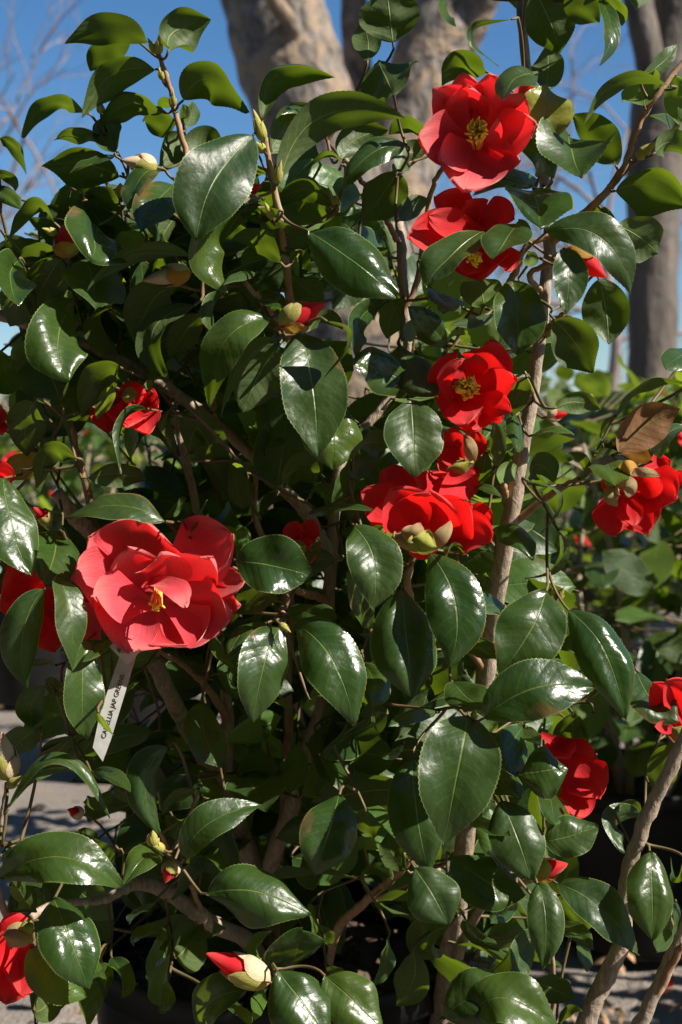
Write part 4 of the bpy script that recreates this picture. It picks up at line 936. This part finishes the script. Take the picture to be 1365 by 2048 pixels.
# ------------------------------------------------------------------ petioles and twigs: every leaf hangs on the nearest wood
def grow_twigs(parent, maxlen=0.3):
    net = np.array(stem_net[id(parent)]); mine = [(b, o) for b, o, p in leaf_bases if p is parent]
    mine.sort(key=lambda q: np.min(np.linalg.norm(net - q[0], axis=1)))
    mb = MB()
    for b, o in mine:
        # wood behind or beside the leaf is preferred to wood in front
        df = net - b
        dist = np.linalg.norm(df, axis=1) + 2.5 * np.clip(0.004 - (df @ FWD), 0, None)
        j = int(np.argmin(dist)); a = net[j]; L = np.linalg.norm(a - b)
        if L < 0.002: continue
        p1 = b + o * min(0.004, L * 0.3) + FWD * 0.001
        back = FWD * (0.004 + 0.30 * L)
        c1 = p1 + o * min(0.003, L * 0.1) + (a - b) * 0.25 + back * 0.7; c2 = a * 0.75 + b * 0.25 + back * 0.4 - np.array([0, 0, 0.05 * L])
        s = np.linspace(0, 1, 9)[:, None]
        q = (1 - s) ** 3 * p1 + 3 * (1 - s) ** 2 * s * c1 + 3 * (1 - s) * s ** 2 * c2 + s ** 3 * a
        for hx, hy, R_, dd in BLOOMS:                 # twigs run behind the blooms, never across them
            w_ = q - CAMP; dq = w_ @ FWD; X = 682.5 + FPX * (w_ @ RGT) / dq; Y = 1024 - FPX * (w_ @ UPV) / dq
            near = np.clip(1.25 - np.hypot(X - hx, Y - hy) / R_, 0, 0.25) * 4
            q = q + FWD * (near * np.clip(dd - dq, 0, 0.08))[:, None]
        q = np.vstack([b[None], q])
        V, f, uv = tube(q, np.linspace(0.0008, 0.0009 + min(0.0008, L * 0.006), len(q)), 5, 0, False); mb.add(V, f, uv)
        net = np.vstack([net, q[3:8:2]])
    obj('twigs', mb.mesh('twigs'), M['twig'], parent, kind='stuff')
grow_twigs(shrub); grow_twigs(neigh)

# ------------------------------------------------------------------ name tag
def make_tag():
    d = 0.838
    def q(x, y, dd=0.0): return P(x, y, d + dd)
    def sl(y): return (1310 - y) / 185 * 0.004          # the strip swings a little towards the camera at its tip
    base = P(245, 1275, d)
    t = thing('plant_tag', 'white plastic loop tag printed CAMELLIA JAP GREENS hanging under the flower', 'tag', tuple(base))
    def strip(pts, name):
        pts = [q(*p) for p in pts]; n = len(pts); off = FWD * 0.0005
        V = pts + [p + off for p in pts]
        f = [tuple(range(n))[::-1], tuple(range(n, 2 * n))] + [(i, (i + 1) % n, n + (i + 1) % n, n + i) for i in range(n)]
        return obj(name, mesh_from(name, V, f, None, False), M['tag'], t)
    strip([(x, y, sl(y)) for x, y in ((186, 1495), (196, 1448), (203, 1420), (240, 1310), (248, 1262), (286, 1262), (270, 1322), (222, 1480), (206, 1523))], 'tag_strip')
    # the locking end folded over the strip
    ring = [q(219, 1293, -.006), q(238, 1276, -.007), q(262, 1270, -.008), q(287, 1296, -.006), q(255, 1331, -.005)]
    hole = [q(245 + 12 * math.cos(a), 1296 + 11 * math.sin(a), -.0066) for a in np.linspace(-2.6, -2.6 + 6.283, 12, endpoint=False)]
    V = ring + hole; f = []
    cuts = [0, 2, 5, 7, 10]
    for i in range(5):
        j = (i + 1) % 5; a = cuts[i]; b_ = cuts[j] if j else 12
        f.append(tuple([i] + [5 + (h % 12) for h in range(a, b_ + 1)] + [j])[::-1])
    n = len(V); Vb = [v + FWD * 0.0005 for v in V]
    fb = [tuple(n + i for i in g)[::-1] for g in f]
    obj('tag_lock', mesh_from('tag_lock', V + Vb, f + fb, None, False), M['tag'], t)
    def word(s, px, py, dd, hpx, ang):
        cu = bpy.data.curves.new('lettering', 'FONT'); cu.body = s; cu.size = 1.0; cu.extrude = 0.003; cu.align_x = 'LEFT'
        o0 = bpy.data.objects.new('lettering', cu); C.objects.link(o0)
        dg = bpy.context.evaluated_depsgraph_get(); me = bpy.data.meshes.new_from_object(o0.evaluated_get(dg))
        bpy.data.objects.remove(o0)
        co = np.empty(len(me.vertices) * 3); me.vertices.foreach_get('co', co); co = co.reshape(-1, 3)
        k = hpx / 0.72
        V = []
        ca, sa = math.cos(ang), math.sin(ang)
        for x, y, z in co:
            X, Y = x * k, y * k
            yy = py - X * sa - Y * ca; V.append(q(px + X * ca - Y * sa, yy, (sl(yy) if dd is None else dd) - 0.0002 - z * 0.02))
        me.vertices.foreach_set('co', np.array(V).ravel()); me.update()
        me.materials.clear(); me.materials.append(M['ink'])
        obj('lettering', me, None, t)
    ang = math.radians(73)
    word('CAMELLIA JAP GREENS', 211, 1478, None, 9.5, ang)
    word('RO', 260, 1309, -.0068, 9.5, ang)
    # the loop passes behind the stem
    lp = catmull(np.array([[*q(262, 1268, .002)], [*q(300, 1200, .06)], [*q(290, 1230, .15)], [*q(250, 1290, .10)], [*q(245, 1285, -.003)]]), 6)
    V = []; 
    for p in lp: V += [p - RGT * 0.003, p + RGT * 0.003]
    obj('tag_loop', mesh_from('tag_loop', V, [(2 * i, 2 * i + 1, 2 * i + 3, 2 * i + 2) for i in range(len(lp) - 1)], None), M['tag'], t)
make_tag()

# ------------------------------------------------------------------ camellias standing further back
rgs = np.random.default_rng(2024)
LEAFVAR = []
for i in range(6):
    u0 = np.array([0, 0, 0.0])
    V, f, uv = blade(CAMP + np.array([0, 1.0, 0]), CAMP + np.array([0.5, 0.97 + .02 * i, 0.0]), CAMP + np.array([1.0, 1.03, -0.06]), 0.52, 60, 'leaf', rgs.uniform(0.05, 0.3), 10, 0.08, rgs.uniform(0, .3), 14, 4, rgs)
    # bring to a unit leaf along +X with its upper face to +Z
    V = V - (CAMP + np.array([0, 1.0, 0])); n = np.zeros(3)
    T = np.array([1.0, 0, 0])
    a = V[7 * 5]; bb = V[7 * 5 + 4]; s = norm(bb - a); s = norm(s - T * (s @ T)); n = np.cross(T, s)
    if n @ np.array([0, -0.5, 0.866]) < 0: n = -n
    V2 = np.stack([V @ T, V @ np.cross(n, T), V @ n], -1)
    LEAFVAR.append((V2, f, uv))
LEAFMESH = []
for V2, f, uv in LEAFVAR:
    me = mesh_from('small_leaf', V2, f, uv); me.materials.append(M['leaf']); LEAFMESH.append(me)
LEAFMESH_Y = []
for V2, f, uv in LEAFVAR:
    me = mesh_from('small_leaf', V2, f, uv); me.materials.append(M['leaf_sunlit']); LEAFMESH_Y.append(me)

def small_flower(parent, c, axis, R, base):
    ax = norm(axis); e1 = norm(np.cross(ax, [0.1, 0.2, 1.0])); e2 = np.cross(ax, e1)
    mb = MB()
    for k in range(9):
        a = k * 2.4; rr = R * (1.0 if k < 6 else 0.6); u = norm(e1 * math.cos(a) + e2 * math.sin(a))
        b = c; t = c + u * rr + ax * rr * (0.15 if k < 6 else 0.9); m = c + u * rr * 0.6 + ax * rr * 0.1
        V, f, uv = blade_n(b, m, t, rr * 1.0, norm(ax - u * 0.2), kind='petal', fold=0.3, nu=10, nv=6, rg=rgs, wave=0.05); mb.add(V, f, uv)
    o = obj('flower', mb.mesh('flower'), M['petal'], parent)

def back_shrub(px, D, H, R, nleaf, label, singles=True, nflower=2, z0=0.30, pot_r=0.15, name_pot=None, seed=0, leafL=0.075, lit_share=0.45):  # last argument: share of leaves in the brighter, sunlit colour
    rg = np.random.default_rng(seed)
    base = GP(px, D); base[1] = math.sqrt(max(D * D, 0.01))
    pot(tuple(base), pot_r, z0 - 0.02, name_pot or 'black nursery pot under ' + label)
    t = thing('camellia_shrub', label, 'shrub', tuple(base + [0, 0, z0 - 0.065]), 'potted camellias standing behind')
    wood = MB(); net = []
    for k in range(rg.integers(5, 8)):
        a = rg.uniform(0, 6.283); top = base + np.array([R * 0.8 * math.cos(a), R * 0.8 * math.sin(a), H * rg.uniform(0.75, 1.0)])
        p0 = base + np.array([0.03 * math.cos(a), 0.03 * math.sin(a), z0 - 0.07]); mid = (p0 + top) / 2 + np.array([0.2 * R * math.cos(a + 1), 0.2 * R * math.sin(a + 1), 0.02])
        q = catmull(np.array([p0, mid, top]), 8); V, f, uv = tube(q, np.linspace(0.008, 0.003, len(q)), 6, 0.05); wood.add(V, f, uv); net += list(q)
        for j in range(4):
            i = rg.integers(5, len(q)); dd = norm(np.array([math.cos(a), math.sin(a), 0.3]) * 0.5 + rg.standard_normal(3) * 0.6); e = q[i] + dd * R * rg.uniform(0.3, 0.6)
            V, f, uv = tube(np.array([q[i], (q[i] + e) / 2 + [0, 0, 0.01], e]), [0.003, 0.0025, 0.0015], 5); wood.add(V, f, uv); net += [e, (q[i] + e) / 2]
    obj('branches', wood.mesh('branches'), M['stem'], t)
    net = np.array(net); fol = MB(); tw = MB()
    for k in range(nleaf):
        # a leaf somewhere in an uneven egg shaped crown, mostly near its surface
        th = rg.uniform(0, 6.283); zz = rg.uniform(-0.9, 1.0); rr = math.sqrt(max(1 - zz * zz, 0)) * (rg.uniform(0.35, 1.0) ** 0.5) * (1 + 0.22 * math.sin(3 * th + seed))
        c = base + np.array([R * rr * math.cos(th), R * rr * math.sin(th), (z0 + H) / 2 + zz * (H - z0) / 2])
        out = norm(np.array([math.cos(th), math.sin(th), 0.0])); d = norm(out + rg.standard_normal(3) * 0.6 + np.array([0, 0, -0.15])); L = leafL * rg.uniform(0.75, 1.15)
        n = norm(np.array([0, 0, 1.0]) + 0.6 * out + rg.standard_normal(3) * 0.5); n = norm(n - d * (n @ d)); s = np.cross(n, d)
        vi = rg.integers(0, 6)
        mat = Matrix(((d[0] * L, s[0] * L, n[0] * L, c[0]), (d[1] * L, s[1] * L, n[1] * L, c[1]), (d[2] * L, s[2] * L, n[2] * L, c[2]), (0, 0, 0, 1)))
        if singles and k < 290:
            o = bpy.data.objects.new('leaf', (LEAFMESH_Y if rg.uniform() < lit_share else LEAFMESH)[vi]); C.objects.link(o); o.parent = t
            o.matrix_local = Matrix.Translation(-Vector(t['_base'])) @ mat
        else:
            V2, f, uv = LEAFVAR[vi]
            fol.add(c + L * (V2 @ np.stack([d, s, n])), f, uv)
        a = net[int(np.argmin(np.linalg.norm(net - c, axis=1)))]
        V, f, uv = tube(np.array([c, (a + c) / 2 - [0, 0, 0.006], a]), [0.0008, 0.0012, 0.0015], 4, 0, False); tw.add(V, f, uv)
    obj('twigs', tw.mesh('twigs'), M['twig'], t, kind='stuff')
    if fol.n: obj('foliage', fol.mesh('foliage'), M['leaf'] if rg.uniform() < 0.5 else M['leaf_sunlit'], t, kind='stuff')
    for k in range(nflower):
        th = rg.uniform(3.4, 6.0); c = base + np.array([R * 0.95 * math.cos(th), R * 0.95 * math.sin(th), rg.uniform(z0 + 0.1, H * 0.95)])
        small_flower(t, c, np.array([math.cos(th), math.sin(th), 0.2]), rg.uniform(0.022, 0.038), base)
    return t

back_shrub(1285, 2.1, 0.82, 0.25, 420, 'leafy camellia directly behind the drooping red flower with cream sepals', seed=1, nflower=1, pot_r=0.155, z0=0.27, leafL=0.088)
back_shrub(1130, 3.1, 0.88, 0.27, 280, 'camellia standing behind the tallest grey stem of the large shrub', seed=2, nflower=2)
back_shrub(1410, 3.2, 0.90, 0.28, 260, 'camellia at the foot of the straight grey brown trunk', seed=3, nflower=2)
back_shrub(640, 2.3, 0.72, 0.26, 270, 'low camellia hidden behind the middle stems of the large shrub', seed=4, nflower=1, lit_share=0.6)
back_shrub(250, 3.2, 0.78, 0.26, 260, 'camellia seen through the gap beside the sawn off branch stub', seed=5, nflower=2)
back_shrub(60, 4.0, 0.80, 0.30, 240, 'camellia behind the yellow leaf at the shrub edge', seed=6, nflower=3)
back_shrub(430, 4.3, 0.82, 0.32, 240, 'camellia further back between the sawn off stub and the pale trunk', seed=7, nflower=2)
back_shrub(880, 3.9, 0.82, 0.32, 240, 'camellia further back behind the wide open red flowers', seed=8, nflower=2)
far = [(-120, 5.2), (160, 5.6), (330, 6.4), (1230, 5.0), (1480, 5.6), (20, 7.2), (240, 8.2), (1120, 7.0), (1330, 6.4)]
for i, (px, D) in enumerate(far):
    back_shrub(px, D, rgs.uniform(0.78, 1.0), 0.38, 420, 'distant potted camellia in the back rows ' + ('near the straight grey brown trunk' if px > 700 else 'beyond the sawn off branch stub'), singles=False, nflower=4, name_pot='distant black nursery pot in the back rows ' + ('near the straight grey brown trunk' if px > 700 else 'beyond the sawn off branch stub'), seed=40 + i, leafL=0.08)

# unseen camellias added on the right to break up the sunlight on the gravel
for i, (x, y) in enumerate(((0.98, 1.75), (1.12, 2.7), (0.92, 0.95), (1.5, 1.3))):
    back_shrub(682.5 + x / y * FPX, y, 0.86 + 0.04 * i, 0.28, 300, ('tall', 'bushy', 'low', 'broad')[i] + ' potted camellia added out of view to dapple the gravel with shade', singles=False, nflower=2, name_pot='black nursery pot under the ' + ('tall', 'bushy', 'low', 'broad')[i] + ' camellia added out of view to dapple the gravel', seed=70 + i)

# ------------------------------------------------------------------ small things on the ground
def pale_pot():
    b = GP(-5, 5.0)
    t = thing('bucket', 'pale whitish bucket standing on the gravel far behind the shrub', 'bucket', tuple(b))
    r, h = 0.13, 0.30
    prof = [(0, 0.004), (r * 0.8, 0.004), (r * 0.82, 0.012), (r * 0.97, h - 0.03), (r * 1.03, h - 0.028), (r * 1.03, h), (r * 0.98, h), (r * 0.8, 0.02), (0, 0.016)]
    obj('bucket_wall', mesh_from('bucket_wall', *lathe(prof, b, 40)), M['pale'], t)
    q = [b + np.array([r * 1.02 * math.cos(a), -0.02 - 0.1 * math.sin(a), h - 0.02 + 0.02 * math.sin(a)]) for a in np.linspace(0, math.pi, 14)]
    obj('bucket_handle', mesh_from('bucket_handle', *tube(np.array(q), [0.003] * 14, 6)), M['pot'], t)
pale_pot()

def ground_pt(px, py):
    r = FWD + RGT * (px - 682.5) / FPX - UPV * (py - 1024) / FPX
    s = -(CAM_H - 0.004) / r[2]
    return CAMP + r * s
for i, (px, py, w) in enumerate(((1300, 1905, .035), (1330, 1985, .02))):
    g = ground_pt(px, py)
    mb = MB()
    for k in range(5 if i == 0 else 1):
        a = k * 1.3 + i; u = np.array([math.cos(a), math.sin(a), 0.0])
        V, f, uv = blade_n(g, g + u * w * .5 + [0, 0, .006], g + u * w + [0, 0, .012], w * .9, np.array([0, 0, 1.0]), kind='petal', nu=12, nv=8, rg=rgs); mb.add(V, f, uv)
    lab = ('fallen red camellia bloom lying on the gravel beside the leaning stems', 'single fallen red petal lying on the gravel')[i]
    o = obj('fallen_bloom' if i == 0 else 'fallen_petal', mb.mesh('fallen_bloom'), M['petal']); o['label'] = lab; o['category'] = 'flower' if i == 0 else 'petal'
lit = MB()
for k in range(420):
    px, py = rgs.uniform(-150, 1500), 1180 + 900 * rgs.uniform() ** 1.2
    g = ground_pt(px, py); a = rgs.uniform(0, 6.283); L = rgs.uniform(0.015, 0.05); u = np.array([math.cos(a), math.sin(a), 0.0])
    V, f, uv = blade_n(g, g + u * L * .5 + [0, 0, .008 + .01 * rgs.uniform()], g + u * L + [0, 0, .006], L * .5, norm(np.array([rgs.normal() * .2, rgs.normal() * .2, 1.0])), nu=8, nv=4, rg=rgs); lit.add(V, f, uv)
o = obj('leaf_litter', lit.mesh('leaf_litter'), M['dry'], kind='stuff'); o['label'] = 'scattered dry brown leaves on the gravel'; o['category'] = 'litter'

for o in bpy.data.objects:
    if '_base' in o: del o['_base']
